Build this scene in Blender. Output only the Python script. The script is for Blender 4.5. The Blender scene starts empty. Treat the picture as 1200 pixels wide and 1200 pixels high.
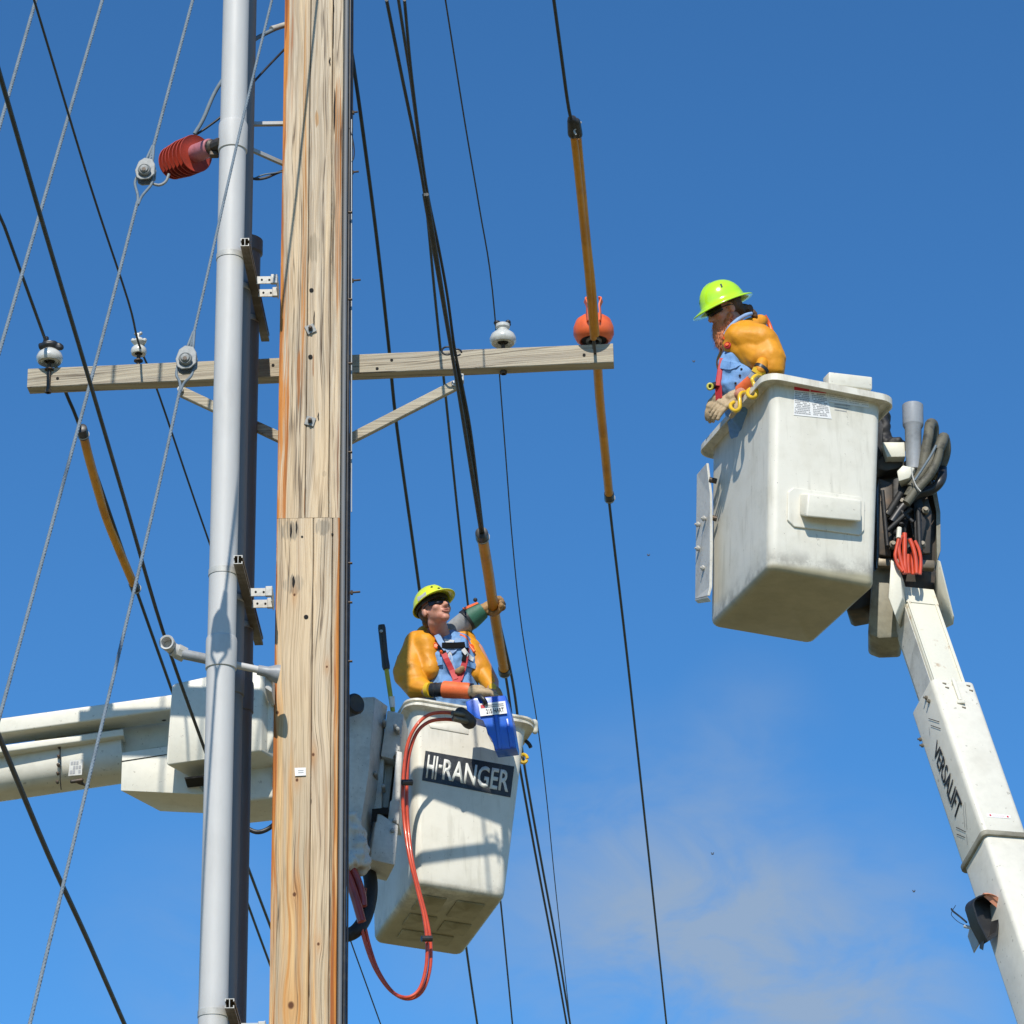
import bpy, bmesh, math, random
from mathutils import Vector, Matrix, noise
from mathutils.bvhtree import BVHTree

random.seed(7)
PI = math.pi
R = math.radians
V = Vector
sc = bpy.context.scene
COL = sc.collection

# ------------------------------------------------------------------ camera
F_PX, PITCH, ROLL = 3900.0, R(24.0), R(0.9)      # focal length in photo pixels (photo 1200 wide)
CAM = V((0, 0, 1.6))
_f = V((0, math.cos(PITCH), math.sin(PITCH)))
_r0 = V((1, 0, 0))
_u0 = _r0.cross(_f)
_r = (_r0 * math.cos(ROLL) - _u0 * math.sin(ROLL)).normalized()
_u = (_u0 * math.cos(ROLL) + _r0 * math.sin(ROLL)).normalized()
cd = bpy.data.cameras.new('camera')
cd.sensor_width = 36; cd.lens = F_PX / 1200 * 36
cd.clip_start = .1; cd.clip_end = 6000
cam = bpy.data.objects.new('camera', cd); COL.objects.link(cam)
cam.matrix_world = Matrix(((_r.x, _u.x, -_f.x, CAM.x), (_r.y, _u.y, -_f.y, CAM.y), (_r.z, _u.z, -_f.z, CAM.z), (0, 0, 0, 1)))
sc.camera = cam

# ------------------------------------------------------------------ sun, sky, exposure
SUN_EL, SUN_AZ = R(43), R(5)                     # azimuth: degrees left of straight behind the camera
SUN_STRENGTH, SKY_STRENGTH = 4.6, .1
sdir = V((-math.sin(SUN_AZ) * math.cos(SUN_EL), -math.cos(SUN_AZ) * math.cos(SUN_EL), math.sin(SUN_EL)))
sl = bpy.data.lights.new('sun', 'SUN'); sl.energy = SUN_STRENGTH; sl.angle = R(.53); sl.color = (1, .945, .85)
so = bpy.data.objects.new('sun', sl); COL.objects.link(so)
so.rotation_euler = sdir.to_track_quat('Z', 'Y').to_euler(); so.location = (0, -20, 40)
w = bpy.data.worlds.new('World'); sc.world = w; w.use_nodes = True
nt = w.node_tree; nt.nodes.clear()
sc.view_settings.view_transform = 'Standard'; sc.view_settings.look = 'None'
sc.view_settings.exposure = 0; sc.view_settings.gamma = 1; sc.view_settings.use_curve_mapping = False
sc.cycles.max_bounces = 6
sc.cycles.use_denoising = True


class NT:
    """tiny node-graph writer: every method returns an output socket"""
    def __init__(s, tree): s.t = tree
    def n(s, typ, **k):
        nd = s.t.nodes.new(typ)
        for a, b in k.items(): setattr(nd, a, b)
        return nd
    def put(s, sock, v):
        if hasattr(v, 'is_output'): s.t.links.new(v, sock)
        elif isinstance(v, (tuple, list)) and len(v) == 3 and sock.type == 'RGBA': sock.default_value = (*v, 1)
        else: sock.default_value = v
    def m(s, op, a, b=0., c=0., clamp=False):
        nd = s.n('ShaderNodeMath', operation=op, use_clamp=clamp)
        s.put(nd.inputs[0], a); s.put(nd.inputs[1], b); s.put(nd.inputs[2], c)
        return nd.outputs[0]
    def vm(s, op, a, b=(0, 0, 0)):
        nd = s.n('ShaderNodeVectorMath', operation=op); s.put(nd.inputs[0], a)
        if op == 'SCALE': s.put(nd.inputs[3], b)
        else: s.put(nd.inputs[1], b)
        return nd.outputs['Value'] if op in ('LENGTH', 'DOT_PRODUCT', 'DISTANCE') else nd.outputs[0]
    def mix(s, f, a, b, mode='MIX'):
        nd = s.n('ShaderNodeMix', data_type='RGBA', blend_type=mode)
        s.put(nd.inputs[0], f); s.put(nd.inputs[6], a); s.put(nd.inputs[7], b)
        return nd.outputs[2]
    def noise(s, vec, scale=1., detail=4., rough=.55, dist=0.):
        nd = s.n('ShaderNodeTexNoise'); s.put(nd.inputs['Vector'], vec)
        for k, v in (('Scale', scale), ('Detail', detail), ('Roughness', rough), ('Distortion', dist)): s.put(nd.inputs[k], v)
        return nd.outputs[0]
    def ramp(s, x, lo, hi):                      # smooth 0..1
        nd = s.n('ShaderNodeMapRange', interpolation_type='SMOOTHSTEP')
        s.put(nd.inputs[0], x); s.put(nd.inputs[1], lo); s.put(nd.inputs[2], hi)
        return nd.outputs[0]
    def xyz(s, v):
        nd = s.n('ShaderNodeSeparateXYZ'); s.put(nd.inputs[0], v); return nd.outputs
    def cmb(s, x, y, z):
        nd = s.n('ShaderNodeCombineXYZ')
        for i, q in enumerate((x, y, z)): s.put(nd.inputs[i], q)
        return nd.outputs[0]


def ray(px, py):
    return (_f + _r * ((px - 600) / F_PX) + _u * ((600 - py) / F_PX)).normalized()
def at(px, py, Y):
    """the point at ground distance Y that the photograph shows at (px, py)"""
    d = ray(px, py); return CAM + d * (Y / d.y)
def at_h(px, py, H):
    d = ray(px, py); return CAM + d * (H / d.z)
def at_plane(px, py, P, N, off=0.):
    d = ray(px, py); N = N.normalized()
    return CAM + d * ((P - CAM).dot(N) / d.dot(N)) + N * off

# world: physical sky plus thin cirrus low in the sky
g = NT(nt)
sky = g.n('ShaderNodeTexSky', sky_type='NISHITA', sun_disc=False, sun_elevation=SUN_EL, sun_rotation=PI + SUN_AZ,
          altitude=1200, air_density=1.0, dust_density=.2, ozone_density=3.0)
tc = g.n('ShaderNodeTexCoord').outputs['Generated']
x_, y_, z_ = g.xyz(tc)[:3]
def dirblob(px, py, rad):                         # soft falloff round a direction of the sky
    d = ray(px, py)
    return g.ramp(g.vm('DISTANCE', tc, tuple(d)), rad, rad * .1)
warp = g.noise(g.vm('MULTIPLY', tc, (1, 1, 1.6)), 14., 6., .6)
n1 = g.noise(g.vm('MULTIPLY', tc, (1, 1, 1.8)), 22., 7., .58, .4)
n2 = g.noise(g.vm('MULTIPLY', tc, (1, 1, 1.3)), 5.3, 5., .5)
banks = g.m('MULTIPLY', g.ramp(n2, .56, .75), g.ramp(z_, .45, .15))
cl = g.m('ADD', banks, g.m('MULTIPLY', dirblob(930, 1200, .085), 1.1))
cl = g.m('ADD', cl, g.m('MULTIPLY', dirblob(770, 1030, .062), .6))
cl = g.m('ADD', cl, g.m('MULTIPLY', dirblob(610, 1080, .06), .3))
cl = g.m('ADD', cl, g.m('MULTIPLY', dirblob(880, 850, .03), .25))
cl = g.m('ADD', cl, g.m('MULTIPLY', dirblob(230, 1130, .05), .3))
cl = g.m('MULTIPLY', cl, g.ramp(n1, .20, .70), clamp=True)
skyc = g.mix(1., sky.outputs[0], (.53, 1.13, 1.53), 'MULTIPLY')
colr = g.mix(g.m('MULTIPLY', cl, .85), skyc, (3.2, 4.2, 5.6))
bg = g.n('ShaderNodeBackground'); g.put(bg.inputs[0], colr); bg.inputs[1].default_value = SKY_STRENGTH
out = g.n('ShaderNodeOutputWorld'); nt.links.new(bg.outputs[0], out.inputs[0])

# ------------------------------------------------------------------ materials
def new_mat(name):
    m = bpy.data.materials.new(name); m.use_nodes = True
    t = m.node_tree; b = t.nodes['Principled BSDF']
    return m, NT(t), b
def mat(name, col, rough=.5, metal=0., col2=None, scale=8., lo=.45, hi=.7, bump=0., bscale=60., stretch=(1, 1, 1),
        spec=.5, coat=0., speck=None, sss=0., fine=.08):
    """base colour with uneven patches of a second colour (dirt, fading), fine mottling and relief"""
    m, g, b = new_mat(name)
    oc = g.n('ShaderNodeTexCoord').outputs['Object']
    oc = g.vm('MULTIPLY', oc, stretch)
    c = col
    if col2:
        f = g.ramp(g.noise(oc, scale, 6., .6), lo, hi)
        c = g.mix(f, col, col2)
    if fine:
        c = g.mix(g.m('MULTIPLY', g.ramp(g.noise(oc, scale * 6, 3., .6), .3, .8), fine), c, tuple(q * .35 for q in col))
    if speck:
        f = g.ramp(g.noise(oc, scale * 9, 2., .5), .68, .74)
        c = g.mix(g.m('MULTIPLY', f, .7), c, speck)
    g.put(b.inputs['Base Color'], c)
    b.inputs['Metallic'].default_value = metal
    rr = g.m('ADD', rough - .08, g.m('MULTIPLY', g.noise(oc, scale * 2.3, 3.), .16))
    g.put(b.inputs['Roughness'], rr)
    b.inputs['Specular IOR Level'].default_value = spec
    if coat: b.inputs['Coat Weight'].default_value = coat; b.inputs['Coat Roughness'].default_value = .12
    if sss: b.inputs['Subsurface Weight'].default_value = sss; b.inputs['Subsurface Radius'].default_value = (.01, .004, .002)
    if bump:
        bn = g.n('ShaderNodeBump'); bn.inputs['Strength'].default_value = 1; bn.inputs['Distance'].default_value = bump
        g.put(bn.inputs['Height'], g.noise(oc, bscale, 4., .6)); g.put(b.inputs['Normal'], bn.outputs[0])
    return m

M = {}
M['white'] = mat('white_fibreglass', (.72, .685, .58), .42, col2=(.60, .565, .465), scale=3.5, lo=.45, hi=.8, bump=.0006, bscale=25, speck=(.35, .32, .26), fine=.12)
M['white2'] = mat('cream_paint', (.735, .70, .585), .42, col2=(.60, .565, .45), scale=5, lo=.5, hi=.85, bump=.0004, bscale=30, fine=.1, speck=(.4, .36, .28))
M['greyplate'] = mat('chalky_grey_paint', (.60, .59, .54), .5, col2=(.45, .44, .40), scale=7, bump=.0008, bscale=20, speck=(.12, .11, .1), fine=.2)
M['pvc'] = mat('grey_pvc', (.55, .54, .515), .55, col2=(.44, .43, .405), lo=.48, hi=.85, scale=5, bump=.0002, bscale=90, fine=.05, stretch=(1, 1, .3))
M['pvc_d'] = mat('dark_grey_pvc', (.175, .182, .19), .6, col2=(.14, .145, .15), scale=2, fine=.08, stretch=(1, 1, .3))  # darker grey for the two rear pipes, bell end and inner cable guard
M['galv'] = mat('galvanised_steel', (.42, .43, .42), .5, .4, col2=(.42, .42, .41), scale=20, bump=.0003, bscale=120)
M['galv_l'] = mat('pale_galvanised_plate', (.52, .51, .47), .55, .1, col2=(.40, .39, .36), scale=18, fine=.15)
M['castal'] = mat('cast_aluminium', (.29, .30, .29), .6, .1, col2=(.19, .20, .195), scale=24, bump=.0006, bscale=90, fine=.2)
M['darksteel'] = mat('dark_weathered_steel', (.07, .06, .05), .55, .5, col2=(.13, .09, .06), scale=15)
M['strut'] = mat('aged_strut_channel', (.16, .13, .09), .5, .5, col2=(.25, .22, .17), scale=15)
M['guy'] = mat('guy_strand_steel', (.17, .215, .25), .7, .0, col2=(.13, .165, .19), scale=9, fine=.25)
M['wire'] = mat('dark_conductor', (.030, .034, .034), .55, .2, col2=(.05, .052, .05), scale=9)
M['wire_b'] = mat('brown_jacketed_cable', (.05, .042, .038), .6, col2=(.08, .07, .06), scale=6)
M['black'] = mat('black_rubber', (.018, .018, .02), .42, col2=(.04, .038, .035), scale=12)
M['black_shade_dirt'] = mat('dirty_shadow_black_rubber', (.016, .015, .014), .6, col2=(.07, .06, .045), scale=13, lo=.55, hi=.8, bump=.002, bscale=30)  # near-black base carries the right mount's shadow; lighter patches are dirt
M['hose_g'] = mat('dusty_hydraulic_hose', (.13, .12, .085), .65, col2=(.04, .038, .03), scale=14, bump=.0008, bscale=90)
M['orange_hose'] = mat('orange_hose', (.66, .075, .02), .4, col2=(.48, .05, .018), scale=10, coat=.3)
M['dred_hose'] = mat('dark_red_hose', (.33, .035, .02), .35, col2=(.2, .03, .02), scale=10, coat=.3)
M['porc'] = mat('white_porcelain', (.60, .60, .55), .25, col2=(.38, .38, .35), scale=22, lo=.45, hi=.75, coat=.5, fine=.15)
M['red_sil'] = mat('red_silicone', (.40, .045, .022), .55, col2=(.28, .04, .025), scale=10, bump=.0006, bscale=40, fine=.2)
M['pink'] = mat('faded_red_core', (.48, .17, .19), .55, col2=(.36, .12, .13), scale=12, fine=.2)
M['yhose'] = mat('amber_line_hose', (.72, .30, .010), .5, col2=(.52, .20, .010), scale=4, bump=.001, bscale=18, fine=.25, stretch=(1, 1, 1))
M['oplast'] = mat('orange_plastic', (.86, .15, .04), .42, col2=(.7, .11, .035), scale=9, fine=.15)
M['blue'] = mat('blue_plastic', (.022, .12, .62), .3, col2=(.03, .14, .55), scale=8, coat=.2)
M['label'] = mat('white_label', (.80, .79, .76), .5)
M['ink'] = mat('black_ink', (.02, .02, .022), .6)
M['inkgrey'] = mat('grey_ink', (.33, .33, .33), .6)
M['inkred'] = mat('red_ink', (.62, .03, .05), .5)
M['signblack'] = mat('worn_black_sign', (.022, .026, .03), .45, col2=(.05, .055, .06), scale=18, fine=.1, speck=(.3, .3, .3))
M['signwhite'] = mat('white_lettering', (.78, .77, .70), .45, speck=(.2, .2, .2))
M['lime'] = mat('lime_hard_hat', (.50, .86, .015), .2, col2=(.44, .78, .02), scale=8, coat=.7, fine=.05)
M['lime2'] = mat('yellow_lime_hard_hat', (.74, .84, .03), .3, col2=(.60, .68, .05), scale=14, coat=.5, fine=.15)
M['skin'] = mat('sunburnt_skin', (.60, .29, .20), .5, col2=(.55, .21, .14), scale=14, sss=.08, fine=.1, bump=.0006, bscale=90)
M['lip'] = mat('lip', (.46, .18, .13), .5)
M['hair'] = mat('brown_hair', (.10, .05, .022), .6, col2=(.17, .085, .035), scale=40, bump=.003, bscale=70, stretch=(1, 1, .3))
M['beard'] = mat('red_beard', (.66, .24, .10), .65, col2=(.42, .13, .05), scale=50, bump=.004, bscale=80, stretch=(1, 1, .3))
M['shirt'] = mat('blue_work_shirt', (.165, .33, .60), .75, col2=(.11, .24, .48), scale=9, bump=.004, bscale=16, fine=.25)
M['collar'] = mat('blue_shirt_collar', (.27, .42, .66), .75, col2=(.22, .30, .50), scale=12)
M['under'] = mat('white_undershirt', (.62, .62, .62), .8)
M['pants'] = mat('navy_trousers', (.03, .045, .09), .8, col2=(.045, .06, .11), scale=9)
M['sleeve'] = mat('amber_rubber_sleeve', (.76, .31, .012), .52, col2=(.62, .235, .012), scale=5, bump=.003, bscale=12, fine=.22, spec=.4)
M['trim'] = mat('orange_rubber_trim', (.85, .13, .02), .4)
M['web'] = mat('black_webbing', (.010, .010, .011), .95, spec=.1)
M['redstrap'] = mat('red_webbing', (.50, .025, .03), .6, bump=.0005, bscale=300)
M['tan'] = mat('tan_leather', (.50, .37, .22), .7, col2=(.34, .24, .13), scale=20, bump=.002, bscale=50, fine=.3)
M['tan_d'] = mat('worn_brown_leather', (.42, .24, .09), .7, col2=(.17, .10, .045), scale=18, bump=.002, bscale=50, fine=.3)
M['green'] = mat('green_rubber', (.03, .14, .09), .6, col2=(.05, .17, .12), scale=25, fine=.3)
M['orubber'] = mat('orange_rubber', (.85, .17, .045), .45, col2=(.75, .13, .03), scale=15, fine=.15)
M['yellow'] = mat('yellow_plastic', (.80, .50, .02), .35, col2=(.7, .42, .02), scale=15, coat=.3)
M['fgyellow'] = mat('yellow_fibreglass', (.42, .40, .03), .4, col2=(.34, .32, .04), scale=15)
M['lens'] = mat('dark_lens', (.006, .006, .008), .14, spec=.35)
M['eye'] = mat('eye_white', (.6, .58, .55), .2)
M['copper'] = mat('salmon_painted_lens_rim', (.66, .28, .17), .45, col2=(.5, .2, .12), scale=20)
M['greyshell'] = mat('dirty_grey_shell', (.30, .28, .21), .6, col2=(.16, .14, .10), scale=6, fine=.3)
M['rusty'] = mat('rust_spotted_cream', (.70, .67, .55), .5, col2=(.38, .22, .10), scale=14, lo=.60, hi=.76)
M['cyl'] = mat('grey_plastic_tube', (.33, .345, .36), .45, col2=(.25, .26, .27), scale=9, fine=.15)
M['hole'] = mat('dark_hole', (.008, .007, .006), .9)
M['ground'] = mat('dry_grass_ground', (.20, .175, .085), .95, col2=(.26, .225, .13), scale=.12, fine=.3)
M['tanpanel'] = mat('tan_bucket_bottom', (.40, .36, .24), .6, col2=(.25, .215, .12), scale=4, bump=.001, bscale=30, fine=.35)  # darker mottled tan on the bottom pads

def bucket_mat(name, edge):
    """white gel coat, scuffed and stained near the bucket's foot and along its rim"""
    m, g, b = new_mat(name)
    oc = g.n('ShaderNodeTexCoord').outputs['Object']
    x, y, z = g.xyz(oc)[:3]
    n = g.noise(oc, 5., 7., .62); n2 = g.noise(oc, 28., 5., .6); n3 = g.noise(g.vm('MULTIPLY', oc, (12, 12, 1.2)), 2., 4., .6)
    c = g.mix(g.ramp(n, .42, .72), (.735, .70, .595), (.655, .62, .515))
    c = g.mix(g.m('MULTIPLY', g.ramp(n3, .52, .72), .38), c, (.45, .42, .33))
    scr = g.ramp(g.noise(g.vm('MULTIPLY', g.vm('ADD', oc, g.vm('SCALE', g.cmb(n, n, n), .25)), (60, 60, 3.5)), 1., 2., .5), .69, .72)
    c = g.mix(g.m('MULTIPLY', g.m('MULTIPLY', scr, g.ramp(n, .45, .6)), .55), c, (.34, .31, .25))
    rimd = g.m('MULTIPLY', g.ramp(z, .36, .56), g.ramp(g.noise(g.vm('MULTIPLY', oc, (9, 9, 2)), 1.6, 5., .65), .42, .66))
    c = g.mix(g.m('MULTIPLY', rimd, .5), c, (.40, .36, .27))
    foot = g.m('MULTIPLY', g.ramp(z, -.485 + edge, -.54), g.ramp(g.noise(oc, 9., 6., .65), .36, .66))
    under = g.ramp(z, -.50, -.545)  # darker tan over the whole underside
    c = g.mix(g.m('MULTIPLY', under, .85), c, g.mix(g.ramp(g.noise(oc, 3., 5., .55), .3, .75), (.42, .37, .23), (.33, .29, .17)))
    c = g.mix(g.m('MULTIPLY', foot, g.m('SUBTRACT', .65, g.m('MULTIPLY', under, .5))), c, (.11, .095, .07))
    c = g.mix(g.m('MULTIPLY', g.ramp(n2, .68, .75), .6), c, (.30, .27, .2))
    sp = g.ramp(g.noise(oc, 75., 2., .5), .74, .78)
    c = g.mix(g.m('MULTIPLY', sp, .7), c, (.12, .11, .1))
    g.put(b.inputs['Base Color'], c); g.put(b.inputs['Roughness'], g.m('ADD', .32, g.m('MULTIPLY', n, .25)))
    bn = g.n('ShaderNodeBump'); bn.inputs['Distance'].default_value = .003; bn.inputs['Strength'].default_value = .8
    g.put(bn.inputs['Height'], g.noise(oc, 7., 5., .5)); g.put(b.inputs['Normal'], bn.outputs[0])
    return m
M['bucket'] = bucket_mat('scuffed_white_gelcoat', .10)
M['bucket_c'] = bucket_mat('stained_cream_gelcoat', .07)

POLE = V(at(360, 600, 16.2)); POLE.z = 0           # foot of the pole (front face line)
def pole_xz(px, py):
    p = at(px, py, 16.2) - POLE; return p.x, p.z

def wood_mat(name, seed, orange, knots=(), stains=(), left_edge=None, right_edge=None, arm=False):
    m, g, b = new_mat(name)
    oc = g.n('ShaderNodeTexCoord').outputs['Object']
    x, y, z = g.xyz(oc)[:3]
    if arm: x, z = z, x                            # grain runs along x
    xo = g.m('ADD', x, y)
    xg = g.m('ADD', xo, g.m('MULTIPLY', g.m('SUBTRACT', g.noise(g.cmb(seed, g.m('MULTIPLY', x, 3.), g.m('MULTIPLY', z, .7)), 1., 2.), .5), .10))
    kn = None
    for kx, kz, ks in knots:
        dx = g.m('DIVIDE', g.m('SUBTRACT', x, kx), ks); dz = g.m('DIVIDE', g.m('SUBTRACT', z, kz), ks * 3.2)
        r2 = g.m('ADD', g.m('MULTIPLY', dx, dx), g.m('MULTIPLY', dz, dz))
        ga = g.m('POWER', 2.718, g.m('MULTIPLY', r2, -.5))
        xg = g.m('SUBTRACT', xg, g.m('MULTIPLY', g.m('MULTIPLY', g.m('SUBTRACT', x, kx), ga), .8))
        dz2 = g.m('DIVIDE', g.m('SUBTRACT', z, kz), ks * .55); dx2 = g.m('DIVIDE', g.m('SUBTRACT', x, kx), ks * .42)
        core = g.ramp(g.m('ADD', g.m('MULTIPLY', dx2, dx2), g.m('MULTIPLY', dz2, dz2)), 1.9, .3)
        halo = g.m('MULTIPLY', ga, .5)
        kk = (core, halo)
        kn = kk if kn is None else (g.m('MAXIMUM', kn[0], core), g.m('MAXIMUM', kn[1], halo))
    def gr(sx, sz, d=5., off=0.):
        return g.noise(g.cmb(g.m('MULTIPLY', xg, sx), seed * 3.7 + off, g.m('MULTIPLY', z, sz)), 1., d, .6)
    g1 = gr(55., .9); g2 = gr(210., 2.2, 4., 2.); g3 = gr(18., .5, 3., 5.); g4 = gr(420., 6., 3., 9.)
    if orange is None: fo = .0
    else:
        fo = g.m('ADD', g.ramp(g.m('ADD', z, g.m('MULTIPLY', g.m('SUBTRACT', g3, .5), 5.)), orange[0], orange[1]), 0.)
    grey = g.mix(g.ramp(g1, .38, .60), (.66, .55, .405), (.45, .37, .27))
    grey = g.mix(g.ramp(g3, .42, .62), grey, (.70, .54, .35))
    tan = g.mix(g.ramp(g1, .40, .60), (.72, .47, .22), (.60, .27, .075))
    if fo != .0:
        c = g.mix(g.m('MULTIPLY', fo, .95), grey, g.mix(g.ramp(g3, .40, .60), tan, (.50, .40, .27)))
    else: c = g.mix(g.ramp(g3, .45, .7), (.50, .44, .33), (.40, .35, .27))
    c = g.mix(g.m('MULTIPLY', g.ramp(g2, .50, .68), .45), c, (.25, .16, .09))
    c = g.mix(g.m('MULTIPLY', g.ramp(g4, .55, .8), .35), c, (.2, .14, .09))
    blk = gr(90., .35, 6., 13.)
    c = g.mix(g.m('MULTIPLY', g.ramp(blk, .65, .71), .6), c, (.08, .055, .035))
    edge = None
    for side, e in ((1, left_edge), (-1, right_edge)):
        if e is None: continue
        x0, wd, lo, hi = e
        d = g.m('MULTIPLY', g.m('SUBTRACT', x, x0), side)
        dd = g.m('ADD', d, g.m('MULTIPLY', g.m('SUBTRACT', gr(30., .8, 5., 21.), .5), wd * 3.2))
        q = g.m('MULTIPLY', g.ramp(dd, wd, -.2 * wd), g.ramp(gr(4., .45, 2., 31.), lo, hi))
        edge = q if edge is None else g.m('MAXIMUM', edge, q)
    gA = gr(9., .22, 3., 61.); fr = g.m('ABSOLUTE', g.m('SUBTRACT', g.m('FRACT', g.m('MULTIPLY', gA, 15.)), .5))
    c = g.mix(g.m('MULTIPLY', g.ramp(fr, .20, .02), .30), c, (.30, .19, .10) if orange else (.24, .20, .15))
    cB = gr(16., .20, 5., 71.); ck = g.m('MULTIPLY', g.ramp(g.m('ABSOLUTE', g.m('SUBTRACT', cB, .5)), .016, .004), g.ramp(gr(8., .9, 2., 81.), .46, .56))
    c = g.mix(g.m('MULTIPLY', ck, .75), c, (.07, .045, .03))
    if edge is not None: edge = g.ramp(edge, .25, .75)
    if edge is not None: c = g.mix(g.m('MULTIPLY', edge, .95), c, g.mix(g.ramp(g1, .35, .65), (.62, .235, .040), (.32, .085, .020)))
    for sx, sz, w_, h_, dark in stains:            # rust runs and weathered patches with a shape of their own
        dx = g.m('DIVIDE', g.m('ADD', g.m('SUBTRACT', x, sx), g.m('MULTIPLY', g.m('SUBTRACT', g2, .5), w_ * .9)), w_)
        dz = g.m('DIVIDE', g.m('ADD', g.m('SUBTRACT', z, sz), g.m('MULTIPLY', g.m('SUBTRACT', gr(120., .2, 2., 41.), .5), h_ * 1.3)), h_)
        q = g.ramp(g.m('ADD', g.m('MULTIPLY', dx, dx), g.m('MULTIPLY', dz, dz)), 1.0, .55)
        q = g.m('MULTIPLY', q, g.ramp(gr(150., .8, 4., 51.), .36, .58))
        c = g.mix(g.m('MULTIPLY', q, .85), c, g.mix(g.ramp(g2, .4, .62), dark, tuple(v_ * .55 for v_ in dark)))
    if kn is not None:
        c = g.mix(g.m('MULTIPLY', kn[1], .85), c, (.50, .22, .055)); c = g.mix(kn[0], c, (.12, .05, .022))
    g.put(b.inputs['Base Color'], c); b.inputs['Roughness'].default_value = .78; b.inputs['Specular IOR Level'].default_value = .25
    bn = g.n('ShaderNodeBump'); bn.inputs['Distance'].default_value = .005; bn.inputs['Strength'].default_value = .8
    g.put(bn.inputs['Height'], g.m('ADD', g.m('ADD', g1, g2), g.m('MULTIPLY', g.ramp(blk, .62, .70), -1.2)))
    g.put(b.inputs['Normal'], bn.outputs[0])
    return m

# ------------------------------------------------------------------ geometry helpers
WORLD = {}                                         # object -> world location of its origin (nothing is rotated)
def finish(name, me, m, parent=None, smooth=False, origin=None, sharp=None):
    if origin is None:
        if len(me.vertices):
            lo = [min(v.co[i] for v in me.vertices) for i in range(3)]; hi = [max(v.co[i] for v in me.vertices) for i in range(3)]
            origin = V([(a + b) / 2 for a, b in zip(lo, hi)])
        else: origin = V((0, 0, 0))
    me.transform(Matrix.Translation(-origin))
    if m is not None:
        for q in (m if isinstance(m, (list, tuple)) else [m]): me.materials.append(q)
    if smooth:
        me.polygons.foreach_set('use_smooth', [True] * len(me.polygons))
        if sharp: me.set_sharp_from_angle(angle=R(sharp))
    o = bpy.data.objects.new(name, me); COL.objects.link(o)
    o.location = origin; WORLD[o] = origin.copy()
    if parent is not None:
        o.parent = parent; o.location = origin - WORLD[parent]
    return o
def bmobj(name, bm, m, parent=None, smooth=False, sharp=35, origin=None):
    bmesh.ops.recalc_face_normals(bm, faces=bm.faces)
    me = bpy.data.meshes.new(name); bm.to_mesh(me); bm.free()
    return finish(name, me, m, parent, smooth, origin, sharp)
def tag(o, label=None, cat=None, group=None, kind=None):
    if label: o['label'] = label
    if cat: o['category'] = cat
    if group: o['group'] = group
    if kind: o['kind'] = kind
    return o
def thing(name, loc, label, cat, group=None):
    o = bpy.data.objects.new(name, None); COL.objects.link(o); o.empty_display_size = .1
    o.location = loc; WORLD[o] = V(loc); return tag(o, label, cat, group)
def smooth_path(pts, k=6):
    if len(pts) < 3: return [V(p) for p in pts]
    P = [2 * V(pts[0]) - V(pts[1])] + [V(p) for p in pts] + [2 * V(pts[-1]) - V(pts[-2])]
    out = []
    for i in range(1, len(P) - 2):
        a, b, c, d = P[i - 1:i + 3]
        for j in range(k):
            t = j / k
            out.append(.5 * ((2 * b) + (c - a) * t + (2 * a - 5 * b + 4 * c - d) * t * t + (3 * b - a - 3 * c + d) * t ** 3))
    out.append(V(P[-2])); return out
def tube(bm, pts, r, n=10, lobes=0, pitch=.12, caps=True, flat=None):
    """round tube through pts; r number or list; lobes gives a stranded rope section"""
    pts = [V(p) for p in pts]
    if lobes:
        q = []; 
        for a, b in zip(pts, pts[1:]):
            k = max(1, int((b - a).length / (pitch / 8))); q += [a.lerp(b, i / k) for i in range(k)]
        pts = q + [pts[-1]]
    rs = r if isinstance(r, (list, tuple)) else [r] * len(pts)
    t0 = (pts[1] - pts[0]).normalized()
    u = t0.orthogonal().normalized(); rings = []; ang = 0.
    for i, p in enumerate(pts):
        t = ((pts[min(i + 1, len(pts) - 1)] - pts[max(i - 1, 0)])).normalized()
        u = (u - t * u.dot(t)).normalized(); v = t.cross(u)
        if lobes and i: ang += 2 * PI * (p - pts[i - 1]).length / pitch
        ring = []
        for j in range(n):
            a = 2 * PI * j / n
            rr = rs[i] * ((.95 + .05 * math.cos(lobes * a)) if lobes else 1)
            off = u * math.cos(a + ang) * rr + v * math.sin(a + ang) * rr
            ring.append(bm.verts.new(p + off))
        rings.append(ring)
    for a, b in zip(rings, rings[1:]):
        for j in range(n): bm.faces.new((a[j], a[(j + 1) % n], b[(j + 1) % n], b[j]))
    if caps:
        bm.faces.new(rings[0][::-1]); bm.faces.new(rings[-1])
    return bm
def tube_obj(name, pts, r, m, parent=None, n=10, k=0, **kw):
    if k: pts = smooth_path(pts, k)
    return bmobj(name, tube(bmesh.new(), pts, r, n, **kw), m, parent, True, 50)
def basis(axis, side=None):
    z = V(axis).normalized()
    x = (V(side) - z * V(side).dot(z)).normalized() if side is not None else z.orthogonal().normalized()
    y = z.cross(x)
    return Matrix(((x.x, y.x, z.x), (x.y, y.y, z.y), (x.z, y.z, z.z)))
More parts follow.
